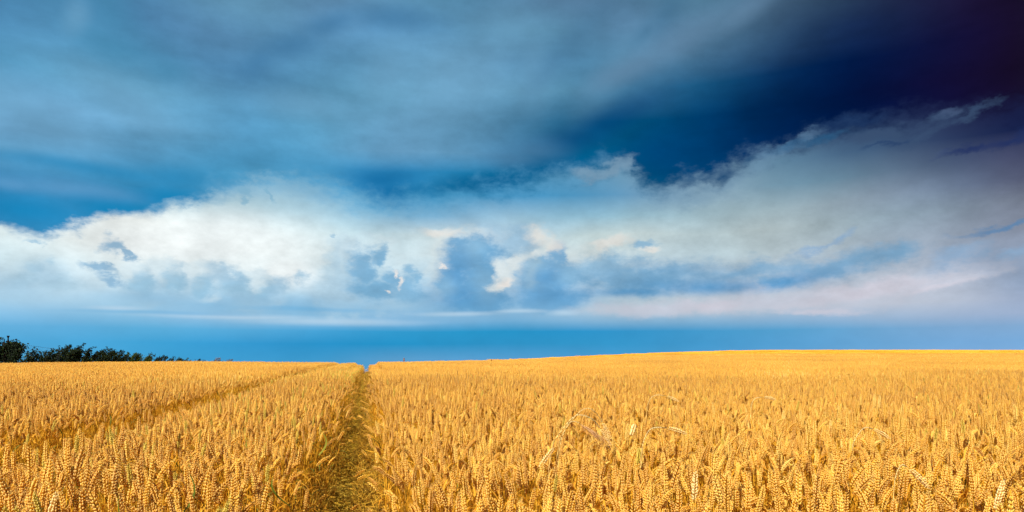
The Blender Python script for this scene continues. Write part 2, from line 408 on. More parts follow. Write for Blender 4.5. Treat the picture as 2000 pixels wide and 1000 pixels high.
# =================================================================== helpers
def tag(o, label=None, category=None, group=None, kind=None):
    if label: o['label'] = label
    if category: o['category'] = category
    if group: o['group'] = group
    if kind: o['kind'] = kind
    return o

class Soup:
    """collects triangles and quads with a material index and two float attributes"""
    def __init__(self):
        self.v, self.f, self.m, self.tip, self.tone = [], [], [], [], []
        self.n = 0
    def add(self, verts, faces, mat=0, tip=0.0, tone=0.5):
        verts = np.asarray(verts, float).reshape(-1, 3)
        k = len(verts)
        self.v.append(verts)
        self.f.extend([tuple(i + self.n for i in q) for q in faces])
        self.m.extend([mat] * len(faces))
        self.tip.append(np.broadcast_to(np.asarray(tip, float), (k,)).copy())
        self.tone.append(np.full(k, tone))
        self.n += k
    def mesh(self, name, mats, smooth=True):
        me = bpy.data.meshes.new(name)
        me.from_pydata(np.concatenate(self.v).tolist(), [], self.f)
        me.polygons.foreach_set('material_index', np.array(self.m, np.int32))
        me.polygons.foreach_set('use_smooth', np.full(len(self.f), smooth))
        for nm, arr in (('tip', self.tip), ('tone', self.tone)):
            a = me.attributes.new(nm, 'FLOAT', 'POINT')
            a.data.foreach_set('value', np.concatenate(arr).astype(np.float32))
        for m in mats: me.materials.append(m)
        me.update()
        return me

def frames(pts):
    pts = np.asarray(pts, float)
    t = np.gradient(pts, axis=0)
    t /= np.linalg.norm(t, axis=1)[:, None] + 1e-12
    ref = np.array([0.0, 1.0, 0.0])
    out = []
    for k in range(len(pts)):
        a = np.cross(t[k], ref)
        if np.linalg.norm(a) < 1e-3: a = np.cross(t[k], [1.0, 0, 0])
        a /= np.linalg.norm(a)
        out.append((a, np.cross(t[k], a)))
        ref = out[-1][1]
    return pts, t, out

def tube(s, pts, rad, sides=3, mat=0, tip=0.0, tone=0.5):
    pts, t, fr = frames(pts)
    n = len(pts)
    rad = np.broadcast_to(np.asarray(rad, float), (n,))
    V = []
    for k in range(n):
        a, b = fr[k]
        for j in range(sides):
            ph = 2 * math.pi * j / sides
            V.append(pts[k] + rad[k] * (math.cos(ph) * a + math.sin(ph) * b))
    Fc = [(k * sides + j, k * sides + (j + 1) % sides, (k + 1) * sides + (j + 1) % sides, (k + 1) * sides + j)
          for k in range(n - 1) for j in range(sides)]
    s.add(V, Fc, mat, tip, tone)

def ribbon(s, pts, width, side, mat=0, tone=0.5, fold=0.25):
    """a leaf blade: two strips folded along the midrib"""
    pts = np.asarray(pts, float); n = len(pts)
    t = np.gradient(pts, axis=0); t /= np.linalg.norm(t, axis=1)[:, None] + 1e-12
    V = []
    for k in range(n):
        sd = np.asarray(side, float); sd = sd - t[k] * sd.dot(t[k]); sd /= np.linalg.norm(sd) + 1e-9
        up = np.cross(t[k], sd)
        w = width[k] if hasattr(width, '__len__') else width
        V += [pts[k] - sd * w + up * w * fold, pts[k], pts[k] + sd * w + up * w * fold]
    Fc = []
    for k in range(n - 1):
        a = 3 * k
        Fc += [(a, a + 1, a + 4, a + 3), (a + 1, a + 2, a + 5, a + 4)]
    s.add(V, Fc, mat, 0.0, tone)

# =================================================================== the lie of the land
def interp(x, xs, ys):
    return np.interp(x, xs, ys)

PXS = [0, 200, 400, 600, 715, 800, 1000, 1100, 1200, 1350, 1500, 2000]
AZS = [math.atan((x - 1000) / F) for x in PXS]
CREST_D = [34, 38, 41, 42, 42, 46, 70, 85, 100, 125, 150, 160]
CREST_Y = [711, 708.5, 708, 708, 708, 707, 703, 699, 694, 688, 685, 685]
FALL = [.012, .012, .012, .03, .046, .04, .03, .03, .03, .03, .03, .03]
CANOPY = 0.85
CREST_E = [(HZ - y) / F * d + (EYE - CANOPY) for d, y in zip(CREST_D, CREST_Y)]

def ground_z(x, y):
    x = np.asarray(x, float); y = np.asarray(y, float)
    R = np.hypot(x, y) + 1e-6
    az = np.arctan2(x, y)
    Dc = interp(az, AZS, CREST_D); e = interp(az, AZS, CREST_E); k = interp(az, AZS, FALL)
    Dr = Dc / np.cos(np.clip(az, AZS[0], AZS[-1]))
    # behind the camera the land is level
    back = np.clip((np.abs(az) - 1.2) / 0.8, 0, 1)
    e = e * (1 - back)
    q = np.clip((R - 10) / (Dr - 10), 0, 1)
    z = e * q * q * (3 - 2 * q)
    d = np.clip(R - Dr, 0, None)
    return z - k * d * d / (d + 10)

def height(x, y):
    return float(ground_z(x, y))

# the two wheel tracks of the tramline: p runs across them, q along them
S_ = 0.2166
NRM = math.hypot(1, S_)
def to_xy(p, q):
    return (p * 1 + q * -S_) / NRM, (p * S_ + q * 1) / NRM
def to_pq(x, y):
    return (x + y * S_) / NRM, (-x * S_ + y) / NRM
TR1 = -0.113; TR2 = TR1 - 1.84
HW1, HW2 = 0.26, 0.22

def hedge_x(y):                      # where the fence runs
    return -0.423 * y - 15.06

# =================================================================== materials
def mat_new(name):
    m = bpy.data.materials.new(name); m.use_nodes = True
    m.node_tree.nodes.clear()
    return m

class G:
    """small helper for material graphs"""
    def __init__(self, m): self.t = m.node_tree
    def n(self, kind, **kw):
        x = self.t.nodes.new(kind)
        for k, v in kw.items(): setattr(x, k, v)
        return x
    def put(self, s, v):
        if isinstance(v, bpy.types.NodeSocket): self.t.links.new(v, s)
        else: s.default_value = v
    def math(self, op, a, b=None, clamp=False):
        x = self.n('ShaderNodeMath', operation=op, use_clamp=clamp); self.put(x.inputs[0], a)
        if b is not None: self.put(x.inputs[1], b)
        return x.outputs[0]
    def mix(self, f, a, b, blend='MIX'):
        x = self.n('ShaderNodeMix', data_type='RGBA', blend_type=blend); self.put(x.inputs[0], f)
        self.put(x.inputs[6], (*a, 1) if isinstance(a, tuple) else a); self.put(x.inputs[7], (*b, 1) if isinstance(b, tuple) else b)
        return x.outputs[2]
    def attr(self, name):
        return self.n('ShaderNodeAttribute', attribute_name=name).outputs['Fac']
    def noise(self, vec, scale, detail=2.0):
        x = self.n('ShaderNodeTexNoise'); self.put(x.inputs['Vector'], vec); x.inputs['Scale'].default_value = scale; x.inputs['Detail'].default_value = detail
        return x.outputs[0]
    def ramp(self, f, stops):
        x = self.n('ShaderNodeValToRGB'); e = x.color_ramp.elements
        for k, (p, c) in enumerate(stops):
            q = e[k] if k < 2 else e.new(p)
            q.position = p; q.color = (*c, 1)
        self.put(x.inputs[0], f); return x.outputs[0]
    def surface(self, col, trans=0.25, rough=0.55, spec=0.3):
        pr = self.n('ShaderNodeBsdfPrincipled'); self.put(pr.inputs['Base Color'], col)
        pr.inputs['Roughness'].default_value = rough; pr.inputs['Specular IOR Level'].default_value = spec
        out = self.n('ShaderNodeOutputMaterial')
        if trans > 0:
            tl = self.n('ShaderNodeBsdfTranslucent'); self.put(tl.inputs['Color'], col)
            mx = self.n('ShaderNodeMixShader'); mx.inputs[0].default_value = trans
            self.t.links.new(pr.outputs[0], mx.inputs[1]); self.t.links.new(tl.outputs[0], mx.inputs[2])
            self.t.links.new(mx.outputs[0], out.inputs[0])
        else:
            self.t.links.new(pr.outputs[0], out.inputs[0])

def crop_material(name, stops, tipcol, tip_amt, trans, rough=0.5, spec=0.3):
    m = mat_new(name); g = G(m)
    oi = g.n('ShaderNodeObjectInfo')
    geo = g.n('ShaderNodeNewGeometry')
    big = g.noise(geo.outputs['Position'], 0.22, 4.0)
    mid = g.noise(geo.outputs['Position'], 2.3, 2.0)
    r = g.math('ADD', g.math('MULTIPLY', g.math('FRACT', g.math('ADD', oi.outputs['Random'], g.attr('tone'))), 0.55),
               g.math('ADD', g.math('MULTIPLY', big, 0.9), g.math('MULTIPLY', mid, 0.45)))
    r = g.math('SUBTRACT', r, 0.45, clamp=True)
    col = g.ramp(r, stops)
    col = g.mix(g.math('MULTIPLY', g.math('POWER', g.attr('tip'), 1.8), tip_amt), col, tipcol)
    g.surface(col, trans, rough, spec)
    return m

ear_mat = crop_material('ripe_ear', [(0.0, (.50, .18, .006)), (.3, (.78, .35, .012)), (.6, (.91, .48, .022)), (.82, (.97, .62, .07)), (1.0, (1.0, .78, .27))], (1.0, .82, .34), .66, .30, .55, .09)
straw_mat = crop_material('straw', [(0.0, (.36, .13, .008)), (.4, (.62, .28, .012)), (.75, (.82, .43, .025)), (1.0, (.92, .60, .10))], (.9, .6, .2), .4, .22, .6, .08)
leaf_mat = crop_material('dry_leaf', [(0.0, (.42, .15, .012)), (.4, (.66, .30, .02)), (.8, (.84, .46, .05)), (1.0, (.88, .60, .14))], (.9, .6, .2), .2, .4, .6, .08)
green_mat = crop_material('green_blade', [(0.0, (.06, .10, .01)), (.5, (.16, .19, .02)), (1.0, (.36, .32, .03))], (.5, .5, .1), .2, .35)
young_mat = crop_material('unripe_ear', [(0.0, (.52, .36, .02)), (.5, (.72, .50, .03)), (1.0, (.85, .62, .06))], (.9, .8, .3), .5, .22)
CROP = [straw_mat, ear_mat, leaf_mat, green_mat, young_mat]

soil_mat = mat_new('dry_soil'); g = G(soil_mat)
geo = g.n('ShaderNodeNewGeometry')
nz_ = g.noise(geo.outputs['Position'], 9.0, 6.0)
g.surface(g.ramp(nz_, [(.3, (.16, .09, .035)), (.5, (.30, .18, .06)), (.7, (.48, .30, .09))]), 0, .9, .1)
land_mat = mat_new('field_land'); g = G(land_mat)
geo = g.n('ShaderNodeNewGeometry')
nz_ = g.noise(geo.outputs['Position'], 1.3, 8.0)
g.surface(g.ramp(nz_, [(.3, (.30, .15, .03)), (.5, (.48, .26, .04)), (.7, (.62, .36, .06))]), 0, .9, .1)

# =================================================================== ground and track
def build_ground():
    radii = np.concatenate([[0.0], np.linspace(.5, 12, 14), np.linspace(13, 60, 40), np.linspace(63, 220, 40), np.geomspace(240, 2200, 14)])
    na = 240
    az = np.linspace(-math.pi, math.pi, na, endpoint=False)
    V = [(0, 0, height(0, 1e-3))]; Fc = []
    for r in radii[1:]:
        x = r * np.sin(az); y = r * np.cos(az)
        V += list(zip(x, y, ground_z(x, y)))
    for k in range(na):
        Fc.append((0, 1 + (k + 1) % na, 1 + k))
    for j in range(len(radii) - 2):
        for k in range(na):
            a = 1 + j * na; b = a + na
            Fc.append((a + k, a + (k + 1) % na, b + (k + 1) % na, b + k))
    me = bpy.data.meshes.new('ground')
    me.from_pydata([tuple(map(float, v)) for v in V], [], Fc)
    me.materials.append(land_mat); me.polygons.foreach_set('use_smooth', np.full(len(Fc), True)); me.update()
    o = bpy.data.objects.new('ground', me); C.objects.link(o)
    tag(o, 'golden brown field soil rolling to the crest under the wheat', None, None, 'structure')
build_ground()

def build_track(tr, hw, q0, q1, label):
    qs = np.arange(q0, q1, .4); V = []; Fc = []
    cols = np.linspace(-hw, hw, 7)
    for q in qs:
        for c in cols:
            x, y = to_xy(tr + c + .02 * math.sin(q * .9), q)
            V.append((x, y, height(x, y) + .012 + .02 * (abs(c) / hw) ** 2 + .006 * math.sin(q * 13 + c * 30)))
    n = len(cols)
    for j in range(len(qs) - 1):
        for k in range(n - 1):
            Fc.append((j * n + k, j * n + k + 1, (j + 1) * n + k + 1, (j + 1) * n + k))
    me = bpy.data.meshes.new('path'); me.from_pydata(V, [], Fc); me.materials.append(soil_mat)
    me.polygons.foreach_set('use_smooth', np.full(len(Fc), True)); me.update()
    o = bpy.data.objects.new('path', me); C.objects.link(o)
    tag(o, label, None, None, 'structure')
build_track(TR1, HW1 + .06, -3, 60, 'trodden tractor track running straight to the notch in the crest')
build_track(TR2, HW2 + .06, -3, 60, 'narrow second wheel track mostly hidden in the wheat on the left')

# =================================================================== wheat plants
def floret(s, base, axis, out, length, width, mat, tone, bright):
    """a husk: pointed drop along the axis, bulging outwards"""
    side = np.cross(axis, out); side /= np.linalg.norm(side) + 1e-9
    o2 = np.cross(side, axis)
    V = [base]
    for f, w in ((.32, 1.0), (.72, .72)):
        c = base + axis * length * f + o2 * width * .25 * f
        V += [c + side * width * .5 * w, c + o2 * width * .55 * w, c - side * width * .5 * w, c - o2 * width * .35 * w]
    V.append(base + axis * length + o2 * width * .1)
    Fc = [(0, 2, 1), (0, 3, 2), (0, 4, 3), (0, 1, 4)]
    for j in range(4):
        a, b = 1 + j, 1 + (j + 1) % 4
        Fc.append((a, b, b + 4, a + 4))
    Fc += [(5, 6, 9), (6, 7, 9), (7, 8, 9), (8, 5, 9)]
    s.add(V, Fc, mat, [0.0, .25, .3, .25, .1, .65, .75, .65, .4, 1.0], tone)

def build_ear(s, p, d, bend_dir, length=.085, width=1.0, nod=0.3, mat=1, tone=0.5, detail=2, r=random):
    """an ear grown from point p along direction d, bending further towards bend_dir"""
    p = np.array(p, float); d = np.array(d, float); d /= np.linalg.norm(d)
    bd = np.array(bend_dir, float)
    n = 20 if detail == 2 else 10
    step = length / n
    side = np.cross(d, [math.cos(tone * 37), math.sin(tone * 37), .1]); side /= np.linalg.norm(side)
    pts = [p.copy()]
    for k in range(n):
        d = d + bd * nod / n + np.array([0, 0, -1]) * nod * .3 / n
        d /= np.linalg.norm(d)
        side = side - d * side.dot(d); side /= np.linalg.norm(side)
        p = p + d * step; pts.append(p.copy())
        prof = math.sin(math.pi * min(1, .18 + .82 * (k + .5) / n) ** 1.15) ** .5
        sg = 1 if k % 2 else -1
        fw = np.cross(d, side)
        if detail == 2:
            for a, ln in ((0.0, 1.05), (.85, .95), (-.85, .95)):
                o = side * sg * math.cos(a) + fw * math.sin(a)
                sp_ = .42 + r.uniform(-.16, .20); ln *= r.uniform(.8, 1.2)
                ax = d * math.cos(sp_) + o * math.sin(sp_); ax /= np.linalg.norm(ax)
                floret(s, p + o * .0022 * prof, ax, o, .0125 * ln * (.6 + .4 * prof) * width, .0058 * prof * width, mat, tone, 1)
        else:
            o = side * sg
            ax = d * .88 + o * .48; ax /= np.linalg.norm(ax)
            L = .021 * width * (.6 + .4 * prof); w = .0078 * width * prof
            c = p + ax * L * .45
            V = [p, c + fw * w, c + o * w, c - fw * w, c - o * w * .6, p + ax * L]
            s.add(V, [(0, 2, 1), (0, 3, 2), (0, 4, 3), (0, 1, 4), (5, 1, 2), (5, 2, 3), (5, 3, 4), (5, 4, 1)], mat, [0, .4, .5, .4, .2, 1.0], tone)
    if detail == 2:
        tube(s, pts[::4], .0012, 3, 0, 0, tone)
        for k in range(4):
            a = d + side * r.uniform(-.35, .35) + np.cross(d, side) * r.uniform(-.3, .3)
            e = p + a * r.uniform(.006, .016)
            tube(s, [p - d * .004, e], [.0006, .0002], 3, mat, 1.0, tone)
    return p

def stem_path(h, lean, ldir, nod, r, n=8):
    """centre line of a stalk up to the foot of its ear; returns points and end direction"""
    th = lean * .3; p = np.zeros(3); out = [p.copy()]
    step = h / n
    for k in range(n):
        f = (k + 1) / n
        a = lean * (.3 + .7 * f) + nod * max(0, (f - .72) / .28) ** 2
        d = np.array([ldir[0] * math.sin(a), ldir[1] * math.sin(a), math.cos(a)])
        p = p + d * step; out.append(p.copy())
    return np.array(out), d

def leaf_on(s, base, az, length, width, droop, mat, tone, r):
    dr = np.array([math.cos(az), math.sin(az), 0]); pts = []; p = np.array(base, float); el = r.uniform(.7, 1.25)
    n = 6
    for k in range(n + 1):
        pts.append(p.copy())
        a = el - droop * (k / n) * 2.2
        p = p + (dr * math.cos(a) + np.array([0, 0, 1]) * math.sin(a)) * length / n
        dr = dr + np.array([r.uniform(-.15, .15), r.uniform(-.15, .15), 0]); dr /= np.linalg.norm(dr)
    w = [width * q for q in (.5, .95, 1, .9, .7, .42, .06)]
    ribbon(s, pts, w, np.cross(dr, [0, 0, 1]), mat, tone)

def stalk_soup(r, detail=2, ear_mat_i=1, green=False, h=None, nod=None, leaves=None, parts=False, s=None, at=(0, 0, 0), lean=None, ldir=None):
    """one wheat stalk; with parts=True stem, ear and leaves come as soups of their own"""
    tone = r.random()
    h = h or r.uniform(.68, .80)
    nod = r.choice([.02, .05, .1, .15, .2, .3, .45, .8]) if nod is None else nod
    lean = r.uniform(.01, .12) if lean is None else lean
    a = r.uniform(0, 6.283); ldir = ldir or (math.cos(a), math.sin(a))
    pts, d = stem_path(h, lean, ldir, nod * .45, r, 8 if detail == 2 else 4)
    pts = pts + np.array(at)
    s1 = s or Soup(); s2 = Soup() if parts else s1; s3 = [] if parts else s1
    tube(s1, pts, np.linspace(.0021, .0013, len(pts)) * (1 if detail == 2 else 1.25), 3, 0, 0, tone)
    build_ear(s2, pts[-1], d, (ldir[0], ldir[1], 0), r.uniform(.065, .11), r.uniform(.85, 1.18), nod, ear_mat_i, tone, detail, r)
    nl = leaves if leaves is not None else (r.choice([1, 2, 3, 3]) if detail == 2 else r.choice([0, 1]))
    for k in range(nl):
        f = r.uniform(.45, 1.0)
        b = pts[int(f * (len(pts) - 1))]
        sl = Soup() if parts else s1
        leaf_on(sl, b, r.uniform(0, 6.283), r.uniform(.10, .22), r.uniform(.003, .006), r.uniform(.5, 1.2), 3 if green else 2, r.random(), r)
        if parts: s3.append(sl)
    return (s1, s2, s3) if parts else s1

R1 = random.Random(11)
# detailed stalks for the near crop; the library lives outside the scene and is instanced by the crop
lib_near = bpy.data.collections.new('near_stalk_library')
N_NEAR = 22
for k in range(N_NEAR):
    young = k in (20,)
    gr = k in (20, 21)
    me = stalk_soup(R1, 2, 4 if young else 1, gr).mesh('wheat_stalk', CROP)
    lib_near.objects.link(bpy.data.objects.new('near_stalk_%02d' % k, me))

def patch_mesh(w, l, dens, detail, r, young=.02):
    s = Soup()
    n = int(w * l * dens)
    if detail >= 1:
        for k in range(n):
            at = ((r.random() - .5) * w, (r.random() - .5) * l, 0)
            stalk_soup(r, 1, 4 if r.random() < young else 1, r.random() < .02 + young * .6, s=s, at=at, h=r.uniform(.60, .80))
    else:
        for k in range(n):
            x, y = (r.random() - .5) * w, (r.random() - .5) * l
            h = r.uniform(.68, .92); tone = r.random() * .45
            dx, dy = r.uniform(-.05, .05), r.uniform(-.05, .05)
            b = np.array([x + dx, y + dy, h - .10]); t = b + np.array([dx * .6, dy * .6, .10]); c = (b + t) / 2; wd = r.uniform(.011, .016)
            s.add([b, c + [wd, 0, 0], c + [0, wd, 0], c - [wd, 0, 0], c - [0, wd, 0], t],
                  [(0, 2, 1), (0, 3, 2), (0, 4, 3), (0, 1, 4), (5, 1, 2), (5, 2, 3), (5, 3, 4), (5, 4, 1)], 1, [0, .2, .2, .2, .2, .4], tone)
            s.add([(x - .004, y, .45), (x + .004, y, .45), (x + dx + .003, y + dy, h - .1), (x + dx - .003, y + dy, h - .1)], [(0, 1, 2, 3)], 0, 0, tone)
    return s.mesh('wheat_patch', CROP)

R2 = random.Random(5)
lib_mid = bpy.data.collections.new('mid_patch_library')
MIDW = 0.52
for k in range(10):
    lib_mid.objects.link(bpy.data.objects.new('mid_patch_%02d' % k, patch_mesh(MIDW, MIDW, 300, 1, R2, .02 if k < 7 else .45)))
lib_far = bpy.data.collections.new('far_patch_library')
FARW = 2.0
for k in range(5):
    lib_far.objects.link(bpy.data.objects.new('far_patch_%02d' % k, patch_mesh(FARW, FARW, 140, 0, R2)))

def instancer(name, lib, P, rot, scl, idx, label):
    """one object that draws a library of plants at many points"""
    me = bpy.data.meshes.new(name)
    me.from_pydata(np.asarray(P, float).tolist(), [], [])
    a = me.attributes.new('rot', 'FLOAT_VECTOR', 'POINT'); a.data.foreach_set('vector', np.asarray(rot, np.float32).ravel())
    a = me.attributes.new('scl', 'FLOAT_VECTOR', 'POINT'); a.data.foreach_set('vector', np.asarray(scl, np.float32).ravel())
    a = me.attributes.new('pick', 'INT', 'POINT'); a.data.foreach_set('value', np.asarray(idx, np.int32))
    o = bpy.data.objects.new(name, me); C.objects.link(o)
    t = bpy.data.node_groups.new(name, 'GeometryNodeTree')
    t.interface.new_socket('Geometry', in_out='INPUT', socket_type='NodeSocketGeometry')
    t.interface.new_socket('Geometry', in_out='OUTPUT', socket_type='NodeSocketGeometry')
    i = t.nodes.new('NodeGroupInput'); u = t.nodes.new('NodeGroupOutput')
    ci = t.nodes.new('GeometryNodeCollectionInfo'); ci.inputs['Collection'].default_value = lib
    ci.inputs['Separate Children'].default_value = True; ci.inputs['Reset Children'].default_value = True
    ip = t.nodes.new('GeometryNodeInstanceOnPoints'); ip.inputs['Pick Instance'].default_value = True
    def na(nm, ty):
        n = t.nodes.new('GeometryNodeInputNamedAttribute'); n.data_type = ty; n.inputs['Name'].default_value = nm
        return n.outputs['Attribute']
    L = t.links.new
    L(i.outputs[0], ip.inputs['Points']); L(ci.outputs[0], ip.inputs['Instance'])
    L(na('pick', 'INT'), ip.inputs['Instance Index'])
    er = t.nodes.new('FunctionNodeEulerToRotation'); L(na('rot', 'FLOAT_VECTOR'), er.inputs[0]); L(er.outputs[0], ip.inputs['Rotation'])
    L(na('scl', 'FLOAT_VECTOR'), ip.inputs['Scale']); L(ip.outputs[0], u.inputs[0])
    md = o.modifiers.new('plants', 'NODES'); md.node_group = t
    tag(o, label, None, None, 'stuff')
    return o

def vnoise(x, y, seed=0):
    """cheap smooth noise from a few sines"""
    r = np.random.default_rng(seed); out = 0
    for k in range(6):
        a = r.uniform(0, 6.28); f = r.uniform(.25, 1.6); ph = r.uniform(0, 6.28)
        out = out + np.sin((x * math.cos(a) + y * math.sin(a)) * f + ph) / 6
    return out * 1.6

def in_field(x, y, margin=0.0):
    return x > hedge_x(y) + 1.2 + margin

# ---- near crop: stalk by stalk, drilled in rows along the track
NEARQ = 13.0
ROW = 0.115
near = []
ps = np.arange(-17, 17, ROW)
for p in ps:
    pp = p
    qs = np.arange(-2.2, NEARQ, 1 / 37.0)
    qs = qs + rng.uniform(-.013, .013, len(qs))
    pj = pp + rng.normal(0, .026, len(qs))
    near.append(np.stack([pj, qs], 1))
near = np.concatenate(near)
X, Y = to_xy(near[:, 0], near[:, 1])
keep = (np.abs(X) < .80 * np.maximum(Y, 0) + 1.9)
d1 = np.abs(near[:, 0] - TR1 - .03 * np.sin(near[:, 1] * 1.1)); d2 = np.abs(near[:, 0] - TR2 - .02 * np.sin(near[:, 1] * .8 + 1))
keep &= (d1 > HW1 + rng.normal(0, .02, len(X))) & (d2 > HW2 + rng.normal(0, .02, len(X)))
keep &= ~((np.hypot(X, Y) < .45))
near = near[keep]; X = X[keep]; Y = Y[keep]; d1 = d1[keep]; d2 = d2[keep]
Z = ground_z(X, Y)
n = len(X)
hgt = 1.0 + .02 * np.sin(near[:, 0] * 5.2) * (near[:, 0] < TR1) + .055 * vnoise(X, Y, 3) + rng.normal(0, .045, n)
yaw = rng.uniform(0, 2 * math.pi, n)
# wind and neighbours: a gentle common lean, plus stalks that sag into the open track
lx = .05 * vnoise(X * .8, Y * .8, 8) + rng.normal(0, .055, n)
ly = .04 * vnoise(X * .8, Y * .8, 9) + rng.normal(0, .05, n)
sgn1 = np.sign(near[:, 0] - TR1); e1 = np.clip(1 - (d1 - HW1) / .16, 0, 1)
sag = e1 * rng.gamma(1.3, .035, n)
lx -= sgn1 * sag
sgn2 = np.sign(near[:, 0] - TR2); e2 = np.clip(1 - (d2 - HW2) / .12, 0, 1)
lx -= sgn2 * e2 * rng.gamma(1.4, .02, n)
hgt -= .05 * e1 * rng.random(n)
hgt -= .17 * np.exp(-np.clip(d2 - HW2, 0, 9) / .24) * (near[:, 0] > TR2) + .04 * np.exp(-np.clip(d1 - HW1, 0, 9) / .2)
wild = rng.random(n) < .02
lx[wild] += rng.normal(0, .25, wild.sum()); ly[wild] += rng.normal(0, .25, wild.sum())
idx = rng.integers(0, 20, n)
gprob = .012 + .08 * ((near[:, 0] < TR1) & (near[:, 0] > TR2)) + .10 * ((near[:, 0] < TR1) & (e1 > 0)) + .08 * e2
idx = np.where(rng.random(n) < gprob, rng.integers(20, 22, n), idx)
# rotation = yaw about z, then tilt; written as XYZ euler with the tilt in world axes
rotm = np.stack([-ly, lx, yaw], 1)
def world_tilt(lx, ly, yaw):
    out = np.empty((len(lx), 3), np.float32)
    for k in range(len(lx)):
        a = math.hypot(lx[k], ly[k])
        ax = Vector((-ly[k], lx[k], 0)) if a > 1e-6 else Vector((1, 0, 0))
        q = Matrix.Rotation(a, 3, ax) @ Matrix.Rotation(yaw[k], 3, 'Z')
        out[k] = q.to_euler('XYZ')
    return out
ROT = world_tilt(lx, ly, yaw)
SCL = np.stack([np.full(n, 1.0), np.full(n, 1.0), hgt], 1)

# the stalks that show largest become objects of their own
depth = Y
topz = Z + .8 * hgt
upx = 1000 + F * (X + lx * .8) / np.maximum(Y, .01); upy = HZ + F * (EYE - topz) / np.maximum(Y, .01)
vis = (Y > 1.2) & (upx > 15) & (upx < 1985) & (upy < 985) & (upy > 600)
order = np.where(vis)[0]; order = order[np.argsort(Y[order])]
hero = order[:290]

mask = np.ones(n, bool); mask[hero] = False
instancer('wheat_crop', lib_near, np.stack([X, Y, Z], 1)[mask], ROT[mask], SCL[mask], idx[mask],
          'dense ripe golden wheat filling the near field on both sides of the track')

# ---- middle distance: half-metre patches that keep clear of the tracks
P_, T_, S2_, I_ = [], [], [], []
track_yaw = math.atan2(S_, 1)          # turn of the drill rows against the camera's axis
def add_patch(p, q, sx, w, kind=0, zf=1.0):
    x, y = to_xy(p, q)
    P_.append((x, y, height(x, y)))
    gx = (height(x + .3, y) - height(x - .3, y)) / .6; gy = (height(x, y + .3) - height(x, y - .3)) / .6
    T_.append((math.atan(gy), -math.atan(gx), track_yaw + (math.pi if rng.random() < .5 else 0)))
    hh = 1.0 + .05 * float(vnoise(np.array(x), np.array(y), 3)) + rng.normal(0, .02)
    S2_.append((sx, 1.0, hh * zf)); I_.append(int(rng.integers(7, 10)) if kind else int(rng.integers(0, 7)))
def visible(x, y, m=2.0):
    return abs(x) < .80 * max(y, 0) + m
W = MIDW
cols = []
for k in range(160): cols.append((TR1 + HW1 + W * (k + .5), 1.0, 1 if k else 2))
gap = (1.84 - HW1 - HW2) / 3
cols.append((TR1 - HW1 - gap * .5, gap / W, 3)); cols.append((TR1 - HW1 - gap * 1.5, gap / W, 5)); cols.append((TR1 - HW1 - gap * 2.5, gap / W, 4))
for k in range(160): cols.append((TR2 - HW2 - W * (k + .5), 1.0, 0))
for p, sx, right in cols:
    qmax = 64
    for q in np.arange(NEARQ + W / 2, qmax, W):
        x, y = to_xy(p, q)
        if visible(x, y) and in_field(x, y): add_patch(p + (rng.normal(0, .015) if right < 2 else 0), q + rng.normal(0, .05), sx * (1 if rng.random() < .5 else -1), W,
                (right == 3 and rng.random() < .8) or (right in (4, 5) and rng.random() < .4), 1 - (.08 if right == 4 else 0) - (.22 if right in (2, 3) else .05 if right == 5 else 0) * min(1, max(0, (q - 16) / 15)))
instancer('wheat_crop', lib_mid, P_, T_, S2_, I_, 'ripe wheat in the middle of the field running up to the crest')

# ---- far slope: two-metre patches
P_, T_, S2_, I_ = [], [], [], []
for p in np.arange(-90, 240, FARW):
    for q in np.arange(64 + FARW / 2, 270, FARW):
        x, y = to_xy(p + 1, q)
        if not visible(x, y, 6) or not in_field(x, y, .8): continue
        if TR2 - 2.6 < p < TR1 + 1.8: continue
        az = math.atan2(x, y); Dc = float(np.interp(az, AZS, CREST_D)) / max(math.cos(az), .2)
        if math.hypot(x, y) > max(Dc, 72) + 26: continue
        gx = (height(x + 1, y) - height(x - 1, y)) / 2; gy = (height(x, y + 1) - height(x, y - 1)) / 2
        P_.append((x, y, height(x, y)))
        T_.append((math.atan(gy), -math.atan(gx), track_yaw + math.pi * int(rng.integers(0, 2))))
        S2_.append((1.04, 1.04, 1.0 + .10 * float(vnoise(np.array(x * .3), np.array(y * .9), 4)) + rng.normal(0, .03))); I_.append(int(rng.integers(0, 5)))
instancer('wheat_crop', lib_far, P_, T_, S2_, I_, 'far golden wheat covering the gentle hill on the right up to the skyline')

# ---- individual stalks in the foreground
R3 = random.Random(23)
HV, HN = [], []
for k in range(16):
    nodk = [.03, .08, .15, .05, .25, .1, .4, .04, .2, .85, .12, .3, .06, .6, .1, .18][k]
    a, b, c = stalk_soup(R3, 2, 1, False, parts=True, leaves=1 + (k % 2), nod=nodk)
    HN.append('an upright' if nodk < .22 else ('a slightly bent' if nodk < .5 else 'a hooked, drooping'))
    HV.append((a.mesh('stem', CROP), b.mesh('ear', CROP), [q.mesh('leaf', CROP) for q in c]))
def place_stalk(k, loc, rot, scl, label, group):
    st, ea, lv = HV[k]
    t = bpy.data.objects.new('wheat_stalk', None); t.empty_display_size = .1
    C.objects.link(t)
    t.location = loc; t.rotation_euler = rot; t.scale = scl
    for nm, me in [('stem', st), ('ear', ea)] + [('leaf', q) for q in lv]:
        o = bpy.data.objects.new(nm, me); C.objects.link(o); o.parent = t
    tag(t, label, 'wheat stalk', group)
    return t
ZONES = [(260, 'in the lower left corner'), (470, 'in the left foreground'), (0, 'on the near left flank of the track'),
         (960, 'on the near right flank of the track'), (1260, 'in the foreground just right of centre'), (1620, 'in the right foreground'), (2100, 'in the lower right corner')]
